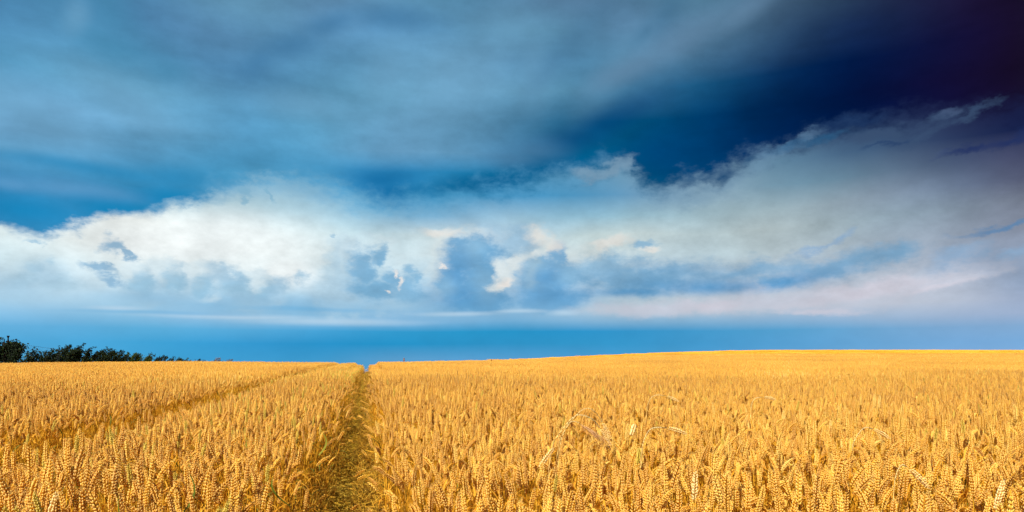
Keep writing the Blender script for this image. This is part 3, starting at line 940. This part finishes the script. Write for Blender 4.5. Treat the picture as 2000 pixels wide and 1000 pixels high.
for j, i in enumerate(hero):
    left = near[i, 0] < TR1
    z = next(t for lim, t in ZONES if (upx[i] < lim and not (lim == 960 and left)) )
    if left and upx[i] >= 470: z = ZONES[2][1]
    place_stalk(j % 16, (X[i], Y[i], Z[i]), tuple(map(float, ROT[i])), tuple(map(float, SCL[i])),
                'golden wheat stalk with %s ear %s' % (HN[j % 16], z), 'nearest wheat stalks ' + z)

# ---- trampled straw in the tracks
R4 = random.Random(31)
lit_mat = crop_material('trodden_straw', [(0.0, (.34, .14, .012)), (.3, (.62, .30, .02)), (.65, (.86, .52, .05)), (1.0, (.95, .70, .18))], (.9, .6, .2), .3, .12, .6, .2)
olive_mat = crop_material('flattened_straw', [(0.0, (.60, .31, .015)), (.35, (.90, .53, .03)), (1.0, (1.0, .74, .12))], (.9, .7, .2), .3, .12, .6, .2)
LIT = [lit_mat, ear_mat, leaf_mat, green_mat, olive_mat]
TL = 0.6
def strand(s, x, y, z, ang, L, rise, curve, rad, mat, tone, r, nseg=4):
    pts = []; p = np.array([x, y, z], float); a = ang
    p = p - np.array([math.cos(a), math.sin(a), 0]) * L / 2
    for k in range(nseg + 1):
        f = k / nseg
        q = p.copy(); q[2] = max(.006, z + rise * f + .012 * math.sin(f * 3.1 + tone * 6))
        pts.append(q); a += curve / nseg
        p = p + np.array([math.cos(a), math.sin(a), 0]) * L / nseg
    tube(s, pts, rad, 3, mat, 0, tone)
lib_lit = bpy.data.collections.new('litter_library')
for v in range(7):
    s = Soup(); r = R4
    for k in range(430):      # flattened straw lying across the left half of the track
        x = r.uniform(-HW1 - .02, .06); y = r.uniform(-TL / 2, TL / 2)
        if r.random() < .3: x = r.uniform(-HW1, HW1)
        strand(s, x, y, r.uniform(.015, .05), r.gauss(.12, .28), r.uniform(.10, .26), r.uniform(-.01, .02), r.gauss(.25, .25), r.uniform(.0012, .0024), 4 if x < .04 else 0, r.random(), r)
    for k in range(270):      # broken, jumbled stems on the right half
        x = r.uniform(.0, HW1 + .06); y = r.uniform(-TL / 2, TL / 2)
        strand(s, x, y, r.uniform(.015, .07), r.uniform(0, 3.14), r.uniform(.06, .22), r.choice([0, .02, .08, .14]), r.gauss(0, .8), r.uniform(.0012, .0021), 0, r.random(), r)
    for k in range(46):       # stubs that still stand at a slant
        sd = r.choice([-1, 1, 1]); x = sd * r.uniform(.10, HW1 + .05); y = r.uniform(-TL / 2, TL / 2)
        a = r.uniform(0, 6.28); ln = r.uniform(.10, .34); le = r.uniform(.3, 1.0)
        pts = [(x + math.cos(a) * ln * le * f * f, y + math.sin(a) * ln * le * f * f, ln * f * (1 - .25 * f)) for f in (0, .35, .7, 1)]
        tube(s, pts, .0016, 3, 0, 0, r.random())
    for k in range(9):
        leaf_on(s, (r.uniform(-HW1, HW1), r.uniform(-TL / 2, TL / 2), .03), r.uniform(0, 6.28), r.uniform(.1, .2), .004, .8, 2, r.random(), r)
    lib_lit.objects.link(bpy.data.objects.new('litter_%02d' % v, s.mesh('trampled_straw', LIT)))
for tr, sx, label in ((TR1, 1.0, 'flattened yellow straw and broken stems lying across the trodden track'), (TR2, .55, 'broken straw on the floor of the hidden second wheel track')):
    P_, T_, S2_, I_ = [], [], [], []
    for q in np.arange(-1, 58, TL * .93):
        x, y = to_xy(tr, q)
        gy = (height(x, y + .3) - height(x, y - .3)) / .6
        P_.append((x, y, height(x, y) + .014)); T_.append((math.atan(gy), 0, track_yaw + rng.normal(0, .04)))
        S2_.append((sx, 1, rng.uniform(.85, 1.15))); I_.append(int(rng.integers(0, 7)))
    instancer('trampled_straw', lib_lit, P_, T_, S2_, I_, label)

# bent and broken stems that fill the flanks of the main track
lib_edge = bpy.data.collections.new('edge_library')
for v in range(8):
    s = Soup(); r = R4
    for k in range(26):
        y = r.uniform(-.3, .3); x = r.uniform(-.03, .07)
        ln = r.uniform(.15, .6); ang = r.gauss(.25, .3); tw = r.uniform(-.6, .6)
        pts = []; p = np.array([x, y, 0.0])
        for f in range(6):
            pts.append(p.copy()); a = ang * (.3 + .9 * f / 5) + (1.2 if (f > 3 and r.random() < .4) else 0)
            p = p + np.array([-math.sin(a) * math.cos(tw), math.sin(a) * math.sin(tw), max(math.cos(a), -.6)]) * ln / 5
            p[2] = max(p[2], .01)
        tube(s, pts, .0017, 3, 0, 0, r.random())
        if r.random() < .10:
            d = np.array(pts[-1]) - np.array(pts[-2]); build_ear(s, pts[-1], d, (-.7, 0, -.6), .08, 1, .5, 1, r.random(), 1, r)
    for k in range(10):
        leaf_on(s, (r.uniform(-.03, .06), r.uniform(-.3, .3), r.uniform(.1, .55)), math.pi + r.gauss(0, .8), r.uniform(.12, .25), r.uniform(.003, .005), 1.1, 3 if r.random() < .12 else 2, r.random(), r)
    lib_edge.objects.link(bpy.data.objects.new('edge_%02d' % v, s.mesh('leaning_stems', LIT)))
P_, T_, S2_, I_ = [], [], [], []
for sd in (1, -1):
    for q in list(np.arange(.6, 28, .5)) + list(np.arange(28, 50, 1.2)):
        x, y = to_xy(TR1 + sd * (HW1 + .0), q + rng.uniform(-.15, .15))
        P_.append((x, y, height(x, y))); T_.append((0, 0, track_yaw + (0 if sd > 0 else math.pi) + rng.normal(0, .15)))
        S2_.append((1, 1, rng.uniform(.8, 1.1))); I_.append(int(rng.integers(0, 8)))
instancer('leaning_stems', lib_edge, P_, T_, S2_, I_, 'bent brown stems leaning in from both flanks of the track')

# =================================================================== hedge and fence behind the crest, far left
bark_mat = mat_new('dark_bark'); g = G(bark_mat); geo = g.n('ShaderNodeNewGeometry')
g.surface(g.ramp(g.noise(geo.outputs['Position'], 14.0, 4.0), [(.3, (.018, .012, .010)), (.7, (.05, .035, .028))]), 0, .9, .1)
hedge_mat = mat_new('hedge_leaf'); g = G(hedge_mat); oi = g.n('ShaderNodeObjectInfo')
g.surface(g.ramp(g.attr('tone'), [(0.0, (.006, .008, .005)), (.55, (.012, .022, .008)), (.85, (.03, .055, .012)), (1.0, (.06, .09, .02))]), .12, .7, .1)
olive_leaf = mat_new('light_hedge_leaf'); g = G(olive_leaf)
g.surface(g.ramp(g.attr('tone'), [(0.0, (.015, .028, .008)), (.6, (.05, .08, .015)), (1.0, (.12, .15, .03))]), .15, .7, .1)
pale_twig = mat_new('pale_twig'); g = G(pale_twig); geo = g.n('ShaderNodeNewGeometry')
g.surface(g.ramp(g.noise(geo.outputs['Position'], 3.0, 2.0), [(.3, (.10, .13, .20)), (.7, (.17, .20, .26))]), .1, .8, .1)
wire_mat = mat_new('fence_wire'); g = G(wire_mat); geo = g.n('ShaderNodeNewGeometry')
g.surface(g.ramp(g.noise(geo.outputs['Position'], 8.0, 2.0), [(.3, (.05, .07, .10)), (.7, (.10, .12, .15))]), 0, .5, .4)

def px_world(px, y):
    return (px - 1000) / F * y
def fence_y(px):
    return 45.0 * 435.0 / (450.0 - px)

def windswept(name, px, top_y, w_px, label, density, mat, seed, leafy=1.0, twig=None, Yd=None):
    """a shrub bent over to the right by the wind: stems that arch over and hang their leaves to leeward"""
    r = random.Random(seed)
    Yd = Yd or fence_y(px) + 1.0
    x = px_world(px, Yd); gz = height(x, Yd)
    top = EYE + (HZ - top_y) / F * Yd
    H = max(top - gz, .6); Wd = w_px / F * Yd
    t = bpy.data.objects.new(name, None); C.objects.link(t); t.location = (x, Yd, gz)
    st, fo = Soup(), Soup()
    ns = max(4, int(7 * density))
    for k in range(ns):
        bx = r.uniform(-.5, .42) * Wd; by = r.uniform(-.35, .35)
        env = (1 - abs(bx / (Wd * .5)) ** 2.2 * .45)
        h = H * env * (r.uniform(.72, 1.0) if k else 1.0 / env); n_ = 9; p = np.array([bx, by, 0.0]); pts = [p.copy()]
        for j in range(n_):
            f = (j + 1) / n_
            a = .06 + r.uniform(-.12, .12) + .95 * f ** 3
            p = p + np.array([math.sin(a), r.uniform(-.08, .08), math.cos(a)]) * (h / n_) * (1.12 + .05 * f); pts.append(p.copy())
        mz = max(q[2] for q in pts)
        pts = [np.array([q[0], q[1], q[2] * h / mz]) for q in pts]
        tube(st, pts, np.linspace(.045, .010, len(pts)) * max(.5, H / 2.5), 5, 0, 0, r.random())
        for m_ in range(int(85 * leafy * H / 2.2)):
            f = r.random() ** .75
            i0 = min(int(f * n_), n_ - 1); b = pts[i0] + (pts[i0 + 1] - pts[i0]) * r.random()
            # a side twig blown to leeward with a spray of leaves
            sp = .16 + .30 * (1 - f)
            b = b + np.array([r.gauss(.04, sp * .55), r.gauss(0, sp * .6), r.gauss(0, .10)])
            if b[2] < .1: b[2] = r.uniform(.1, .5)
            for q in range(3):
                L = r.uniform(.10, .24); w = L * r.uniform(.16, .26)
                el = r.gauss(-.15, .45); azr = r.gauss(0, .8)
                d = np.array([math.cos(el) * math.cos(azr), math.cos(el) * math.sin(azr), math.sin(el)])
                sd = np.cross(d, [r.uniform(-1, 1), r.uniform(-1, 1), r.uniform(-1, 1)]); sd /= np.linalg.norm(sd) + 1e-9
                c = b + d * L * .5 + np.array([0, 0, .02])
                tone = min(1, max(0, r.gauss(.35, .25) + (.25 if b[2] < H * .35 else 0)))
                fo.add([b, c + sd * w, b + d * L - np.array([0, 0, L * .25]), c - sd * w], [(0, 1, 2), (0, 2, 3)], 0, 0, tone)
    o = bpy.data.objects.new('stem', st.mesh('stem', [twig or bark_mat])); C.objects.link(o); o.parent = t
    o = bpy.data.objects.new('foliage', fo.mesh('foliage', [mat], False)); C.objects.link(o); o.parent = t
    tag(t, label, 'shrub', 'windswept shrubs of the hedge beyond the wheat')
    return t

SHR = [
 (2, 662, 62, 'tall black-green shrub at the left edge enclosing the thickest fence post', 2.6, hedge_mat, 1.5),
 (-42, 666, 60, 'dark shrub cut by the left edge of the photo, left of the thickest post', 2.2, hedge_mat, 1.2),
 (56, 682, 30, 'low sparse dark shrub in the gap beneath the sagging wire', 1.3, hedge_mat, .6),
 (84, 680, 30, 'thin see-through shrub with upright twigs under the middle of the wire', 1.1, hedge_mat, .5),
 (118, 671, 44, 'round-topped dark shrub, highest of the hedge between the two thick posts', 2.0, hedge_mat, 1.2),
 (152, 677, 36, 'dark shrub just right of the round-topped one with two leaning tufts', 1.5, hedge_mat, .9),
 (182, 679, 34, 'dark shrub with drooping tips midway between round shrub and slim post', 1.5, hedge_mat, .95),
 (208, 681, 28, 'dark drooping shrub directly left of the slim black fence post', 1.5, hedge_mat, 1.0),
 (230, 685, 20, 'small dark shrub directly right of the slim black fence post', 1.2, hedge_mat, 1.0),
 (250, 688, 26, 'lighter green bushy shrub right of the slim post, its crown pointed', 1.5, olive_leaf, 1.1),
 (268, 691, 28, 'low olive green shrub trailing right towards the third fence post', 1.3, olive_leaf, 1.0),
 (286, 693, 18, 'small dark shrub wrapped around the third fence post', 1.2, hedge_mat, .9),
 (312, 694, 26, 'small black shrub with two curved tips right of the third post', 1.3, hedge_mat, 1.0),
 (338, 696, 26, 'little dark shrub beside the short fourth post near the hedge end', 1.2, hedge_mat, 1.0),
 (354, 698, 22, 'low yellowish green shrub right of the short fourth post', 1.2, olive_leaf, 1.0),
]
for k, (px, ty, w, lab, den, mt, lf) in enumerate(SHR):
    windswept('hedge_shrub', px, ty + (0 if px > 200 else .5), w * (1.25 if px < 240 else 1.7), lab, den * 1.25, mt, 100 + k, lf)
windswept('hedge_shrub', 380, 701, 24, 'faint dark tuft, the last green one where the hedge sinks behind the wheat', 1.0, hedge_mat, 140, .6, Yd=150)
windswept('hedge_shrub', 393, 702.5, 22, 'tiny dark tuft between the hedge end and the pale grey-blue bush', 1.0, hedge_mat, 141, .5, Yd=165)
windswept('hedge_shrub', 418, 700.5, 34, 'pale grey-blue bush on the skyline, left half of the faint pair', 1.1, pale_twig, 142, 1.6, pale_twig, Yd=95)
windswept('hedge_shrub', 434, 701.5, 26, 'pale grey-blue wiry bush on the skyline, right end of the hedge line', 1.0, pale_twig, 143, 1.3, pale_twig, Yd=98)

# the fence: posts and wires
fence = bpy.data.objects.new('wire_fence', None); C.objects.link(fence)
tag(fence, 'wire fence with dark wooden posts half hidden in the hedge', 'fence')
posts = [(15.5, 656, .095), (218.5, 682.5, .062), (291, 689.5, .072), (343, 696.5, .075)]
PT = []
R5 = random.Random(77)
for px, ty, rad in posts:
    Yd = fence_y(px); x = px_world(px, Yd); gz = height(x, Yd); top = EYE + (HZ - ty) / F * Yd
    bm = Soup()
    kx, ky = R5.uniform(-.04, .04), R5.uniform(-.03, .03)
    n_ = 8
    pts = [np.array([x + kx * f, Yd + ky * f, gz - .2 + (top - gz + .2) * f]) for f in np.linspace(0, 1, n_)]
    tube(bm, pts, rad * np.array([1.05, 1.0, 1.03, .98, 1.0, .97, .99, .93]), 8, 0, 0, .5)
    cap = bm.n; base = pts[-1]
    ring = [bm.v[-1][(n_ - 1) * 8 + j] for j in range(8)]
    bm.add(ring + [base + np.array([0, 0, .02])], [(j, (j + 1) % 8, 8) for j in range(8)], 0, 0, .5)
    o = bpy.data.objects.new('post', bm.mesh('post', [bark_mat])); C.objects.link(o); o.parent = fence
    PT.append((pts[-1], gz))
# second stub beside the thick post
px = 7.5; Yd = fence_y(px); x = px_world(px, Yd); gz = height(x, Yd); top = EYE + (HZ - 662.5) / F * Yd
s = Soup(); pts = [np.array([x - .05 * f, Yd + .1, gz + (top - gz) * f]) for f in (0, .3, .6, .85, 1)]
tube(s, pts, [.10, .10, .095, .10, .05], 8, 0, 0, .5)
o = bpy.data.objects.new('post', s.mesh('post', [bark_mat])); C.objects.link(o); o.parent = fence; o['label'] = 'shorter rounded post leaning against the thickest post'
# line posts that stand hidden in the hedge carry the wires between the tall ones
def wire(a, b, sag, name='wire', rad=.006):
    s = Soup(); pts = [np.array(a) * (1 - f) + np.array(b) * f - np.array([0, 0, 4 * sag * f * (1 - f)]) for f in np.linspace(0, 1, 13)]
    tube(s, pts, rad, 4, 0, 0, .5)
    o = bpy.data.objects.new(name, s.mesh(name, [wire_mat])); C.objects.link(o); o.parent = fence
for k in range(3):
    (a, ga), (b, gb) = PT[k], PT[k + 1]
    for drop in (.42, .75, 1.1, 1.5):
        f = (drop / 2.6)
        A = a - np.array([0, 0, drop]); B = b - np.array([0, 0, drop * .72])
        wire(A, B, .25 if drop < .5 else .1, rad=.011 if drop < .5 else .006)
# mesh netting between the two first posts: short vertical strands
s = Soup(); (a, ga), (b, gb) = PT[0], PT[1]
for f in np.arange(.03, .6, .012):
    A = a * (1 - f) + b * f; sag = 4 * .25 * f * (1 - f)
    tube(s, [A - np.array([0, 0, .42 + sag]), A - np.array([0, 0, 1.3 + sag * .4])], .0035, 3, 0, 0, .5)
o = bpy.data.objects.new('netting', s.mesh('netting', [wire_mat])); C.objects.link(o); o.parent = fence; o['kind'] = 'stuff'

# =================================================================== single plants that stand out
rust_mat = mat_new('rusty_seed'); g = G(rust_mat); geo = g.n('ShaderNodeNewGeometry')
g.surface(g.ramp(g.noise(geo.outputs['Position'], 20.0, 2.0), [(.3, (.30, .10, .03)), (.7, (.52, .22, .07))]), .1, .8, .1)
white_mat = mat_new('bleached_ear'); g = G(white_mat)
g.surface(g.mix(g.attr('tip'), (.94, .58, .10), (1.0, .88, .48)), .3, .6, .05)
pale_straw = mat_new('pale_arching_straw'); g = G(pale_straw)
g.surface(g.mix(g.attr('tip'), (.86, .50, .06), (1.0, .88, .50)), .3, .5, .1)
awn_mat = mat_new('pink_awn'); g = G(awn_mat)
g.surface(g.mix(g.attr('tone'), (.86, .48, .16), (.95, .66, .36)), .4, .6, .2)
SPEC = [pale_straw, white_mat, leaf_mat, green_mat, young_mat, awn_mat]

def wpt(px, py, y):
    """the place at depth y seen at a pixel of the photograph"""
    return np.array([(px - 1000) / F * y, y, EYE + (HZ - py) / F * y])

def emit(name, parts, label, cat, mats, group=None):
    """a thing at its own foot with one child per part"""
    foot = parts[0][2]
    t = bpy.data.objects.new(name, None); C.objects.link(t); t.location = tuple(map(float, foot))
    for nm, s, _ in parts:
        s.v = [v - foot for v in s.v]
        o = bpy.data.objects.new(nm, s.mesh(nm, mats)); C.objects.link(o); o.parent = t
    tag(t, label, cat, group)
    return t

def arch(pxs, y, label, awned=False, ear_mat_i=0, rad=.002, y1=None):
    """a stalk that follows photograph pixels at its depth, from its foot in the crop to a hanging ear"""
    y1 = y1 or y
    q = [wpt(a, b, y + (y1 - y) * k / (len(pxs) - 1)) for k, (a, b) in enumerate(pxs)]
    foot = np.array([q[0][0] - .04, q[0][1], height(q[0][0], q[0][1])])
    ctrl = [foot] + q
    # smooth the polyline
    P = np.array(ctrl)
    for _ in range(2):
        Q = [P[0]]
        for a, b in zip(P[:-1], P[1:]): Q += [a * .75 + b * .25, a * .25 + b * .75]
        Q.append(P[-1]); P = np.array(Q)
    st = Soup(); tube(st, P, np.linspace(rad * 1.1, rad * .7, len(P)), 4, 0, np.linspace(0, 1, len(P)).repeat(4), .5)
    d = P[-1] - P[-3]; d /= np.linalg.norm(d)
    er = Soup(); build_ear(er, P[-1], d, (0, 0, -1), .085, 1.0, .25, ear_mat_i, .4, 2, R5)
    parts = [('stem', st, foot), ('ear', er, foot)]
    if awned:
        aw = Soup()
        base = [q_ for q_ in P[-10:]]
        for k in range(46):
            b = P[-1] + d * R5.uniform(-.02, .08); dd = d + np.array([R5.uniform(-.2, .3), R5.uniform(-.3, .3), R5.uniform(-.7, .15)]); dd /= np.linalg.norm(dd)
            L = R5.uniform(.06, .13)
            tube(aw, [b, b + dd * L * .5, b + dd * L - np.array([0, 0, L * .12])], [.0007, .0005, .0002], 3, 5, 0, R5.random())
        parts.append(('awns', aw, foot))
    return emit('arching_stalk', parts, label, 'wheat stalk', SPEC)

Yv = 3.05
arch([(1085, 870), (1112, 826), (1135, 800), (1152, 796), (1166, 808), (1176, 824)], Yv, 'highest arching pale stalk, a thin bow over the ears right of centre', rad=.0022)
arch([(1070, 880), (1100, 835), (1122, 811), (1138, 810), (1158, 818), (1172, 836)], Yv - .05, 'thick cream arching stalk just beneath the highest bow', rad=.0032)
arch([(1090, 890), (1098, 850), (1112, 824), (1124, 822), (1140, 832)], Yv - .1, 'drooping bearded pinkish ear hanging under the two arching stalks', awned=True, ear_mat_i=5)
arch([(1252, 885), (1258, 858), (1268, 838), (1284, 834), (1302, 836)], 2.95, 'white stalk bowed flat to the right, right of the bleached ear tip', rad=.0032)
arch([(1262, 800), (1268, 782), (1276, 772), (1290, 771), (1302, 774)], 4.6, 'small pale bow over the ears above the white stalk', rad=.003)
arch([(1466, 800), (1470, 782), (1478, 776), (1490, 776)], 4.6, 'short flat pale bow in the right-hand crop, farthest right of the bows', rad=.003)
arch([(1660, 880), (1676, 846), (1690, 833), (1704, 838)], 3.0, 'pale stalk kinked over like a hook in the right-hand crop', rad=.0026)
arch([(1745, 950), (1752, 920), (1762, 905), (1774, 914)], 2.1, 'sharply folded bright stalk among the lower right ears', rad=.002)

def ear_on_stalk(px, py, y, label, mat_i, lean=(0, 0, 1), size=1.0, stem_mat=0, length=.09):
    tip = wpt(px, py, y); d = np.array(lean, float); d /= np.linalg.norm(d)
    b = tip - d * length
    foot = np.array([b[0] - d[0] * .25, b[1], height(b[0], b[1])])
    st = Soup(); pts = [foot * (1 - f) + b * f + np.array([-.02 * math.sin(f * 3.1), 0, 0]) for f in np.linspace(0, 1, 7)]
    tube(st, pts, .0019, 3, stem_mat, 0, .5)
    er = Soup(); build_ear(er, b, d, (d[0], 0, 0), length, size, .1, mat_i, .3, 2, R5)
    lf = Soup(); leaf_on(lf, pts[4], R5.uniform(0, 6), .15, .004, .9, 2, .5, R5)
    return emit('wheat_stalk', [('stem', st, foot), ('ear', er, foot), ('leaf', lf, foot)], label, 'wheat stalk', SPEC, 'wheat stalks with ears of an unusual colour')
ear_on_stalk(1238, 832, 3.0, 'stalk with a glaring white bleached ear tip right of the arching stalks', 1, (.3, 0, 1), 1.3, length=.05)
ear_on_stalk(1077, 878, 2.6, 'stalk with a bleached white ear leaning right, lower centre right', 1, (.6, 0, .9), 1.05)
ear_on_stalk(1248, 878, 2.6, 'stalk with a greenish yellow unripe ear amid the right-hand crop', 4, (.1, 0, 1), 1.0, length=.06)
ear_on_stalk(1358, 925, 2.1, 'stalk with a large upright bleached ear at the lower right of centre', 1, (.05, 0, 1), 1.15)
ear_on_stalk(1958, 942, 2.0, 'stalk with a bleached ear near the lower right corner', 1, (.25, 0, 1), 1.1)
ear_on_stalk(110, 965, 1.9, 'stalk with a bleached ear at the lower left leaning right', 1, (.3, 0, 1), 1.1)

# dry dock plants that poke above the skyline
def dock(px, top, y, label, hh=.2):
    a = wpt(px, top, y); foot = np.array([a[0], a[1], height(a[0], a[1])]); st, sd = Soup(), Soup()
    tube(st, [foot * (1 - f) + a * f for f in np.linspace(0, 1, 6)], .005, 5, 0, 0, .5)
    for k in range(int(260 * hh / .2)):
        f = R5.random(); z = a[2] - f * hh * 1.6; an = R5.uniform(0, 6.28); rr = .035 * math.sin(math.pi * min(1, .15 + f)) + .008
        c = np.array([a[0] + math.cos(an) * rr * R5.random(), a[1] + math.sin(an) * rr * R5.random(), z]); q = .008
        sd.add([c + [q, 0, 0], c + [0, q, 0], c - [q, 0, 0], c - [0, q, 0], c + [0, 0, q * 1.4], c - [0, 0, q * 1.2]], [(0, 1, 4), (1, 2, 4), (2, 3, 4), (3, 0, 4), (1, 0, 5), (2, 1, 5), (3, 2, 5), (0, 3, 5)], 0, 0, .5)
    emit('dock_plant', [('stem', st, foot), ('seed_head', sd, foot)], label, 'weed', [rust_mat])
dock(789, 699.5, 30, 'rusty brown dock seed head poking above the wheat right of the notch', .11)
dock(960, 702, 34, 'small brown dock seed head on the skyline, centre of the field', .05)

# long stems fallen across the left flank of the track
def fallen(pxs, y0, y1, label, ear=True, mat_i=0, rad=.0022):
    q = np.array([wpt(a, b, y0 + (y1 - y0) * k / (len(pxs) - 1)) for k, (a, b) in enumerate(pxs)])
    foot = q[0].copy(); st = Soup(); tube(st, q, rad, 4, mat_i, .3, .5); parts = [('stem', st, foot)]
    if ear:
        er = Soup(); d = q[-1] - q[-2]; build_ear(er, q[-1], d, (.3, 0, 0), .085, 1, .1, 1, .3, 2, R5); parts.append(('ear', er, foot))
    emit('fallen_stalk', parts, label, 'wheat stalk', [straw_mat, ear_mat, leaf_mat, green_mat])
fallen([(634, 925), (648, 885), (660, 862)], 4.0, 3.9, 'lower of two loose stalks leaning right over the left flank of the track')
fallen([(650, 880), (663, 845), (676, 818)], 4.6, 4.5, 'upper of two loose stalks leaning right over the left flank of the track')
fallen([(700, 890), (716, 880), (736, 884), (752, 905), (756, 950)], 3.4, 3.2, 'stalk bowed over onto the right flank of the track', False)

def blade(px, py, y, ang, L, label, wd=.006):
    """a green grass blade among the ears, its tip at the pixel"""
    tip = wpt(px, py, y); d = np.array([math.sin(ang), 0, math.cos(ang)]); pts = [tip - d * L * (1 - f) + np.array([.03 * math.sin(f * 3.1) * (1 if ang > 0 else -1), 0, 0]) for f in np.linspace(0, 1, 7)]
    foot = np.array([pts[0][0], pts[0][1], pts[0][2]]); s = Soup()
    ribbon(s, pts, [wd * q for q in (.6, .9, 1, 1, .8, .5, .05)], (math.cos(ang), -.5, 0), 3, .4, .3)
    s.v = [v - foot for v in s.v]
    o = bpy.data.objects.new('grass_blade', s.mesh('grass_blade', CROP)); C.objects.link(o); o.location = tuple(map(float, foot))
    tag(o, label, 'grass blade')
blade(534, 930, 2.3, -.5, .12, 'broad deep green blade among the ears left of the track bottom')
blade(628, 842, 3.3, .12, .12, 'green blade standing on the left rim of the track')
blade(232, 962, 1.95, -.4, .2, 'yellow green blade leaning left in the lower left foreground', .005)
blade(366, 920, 2.25, .1, .14, 'short dark green blade between ears in the left foreground', .005)
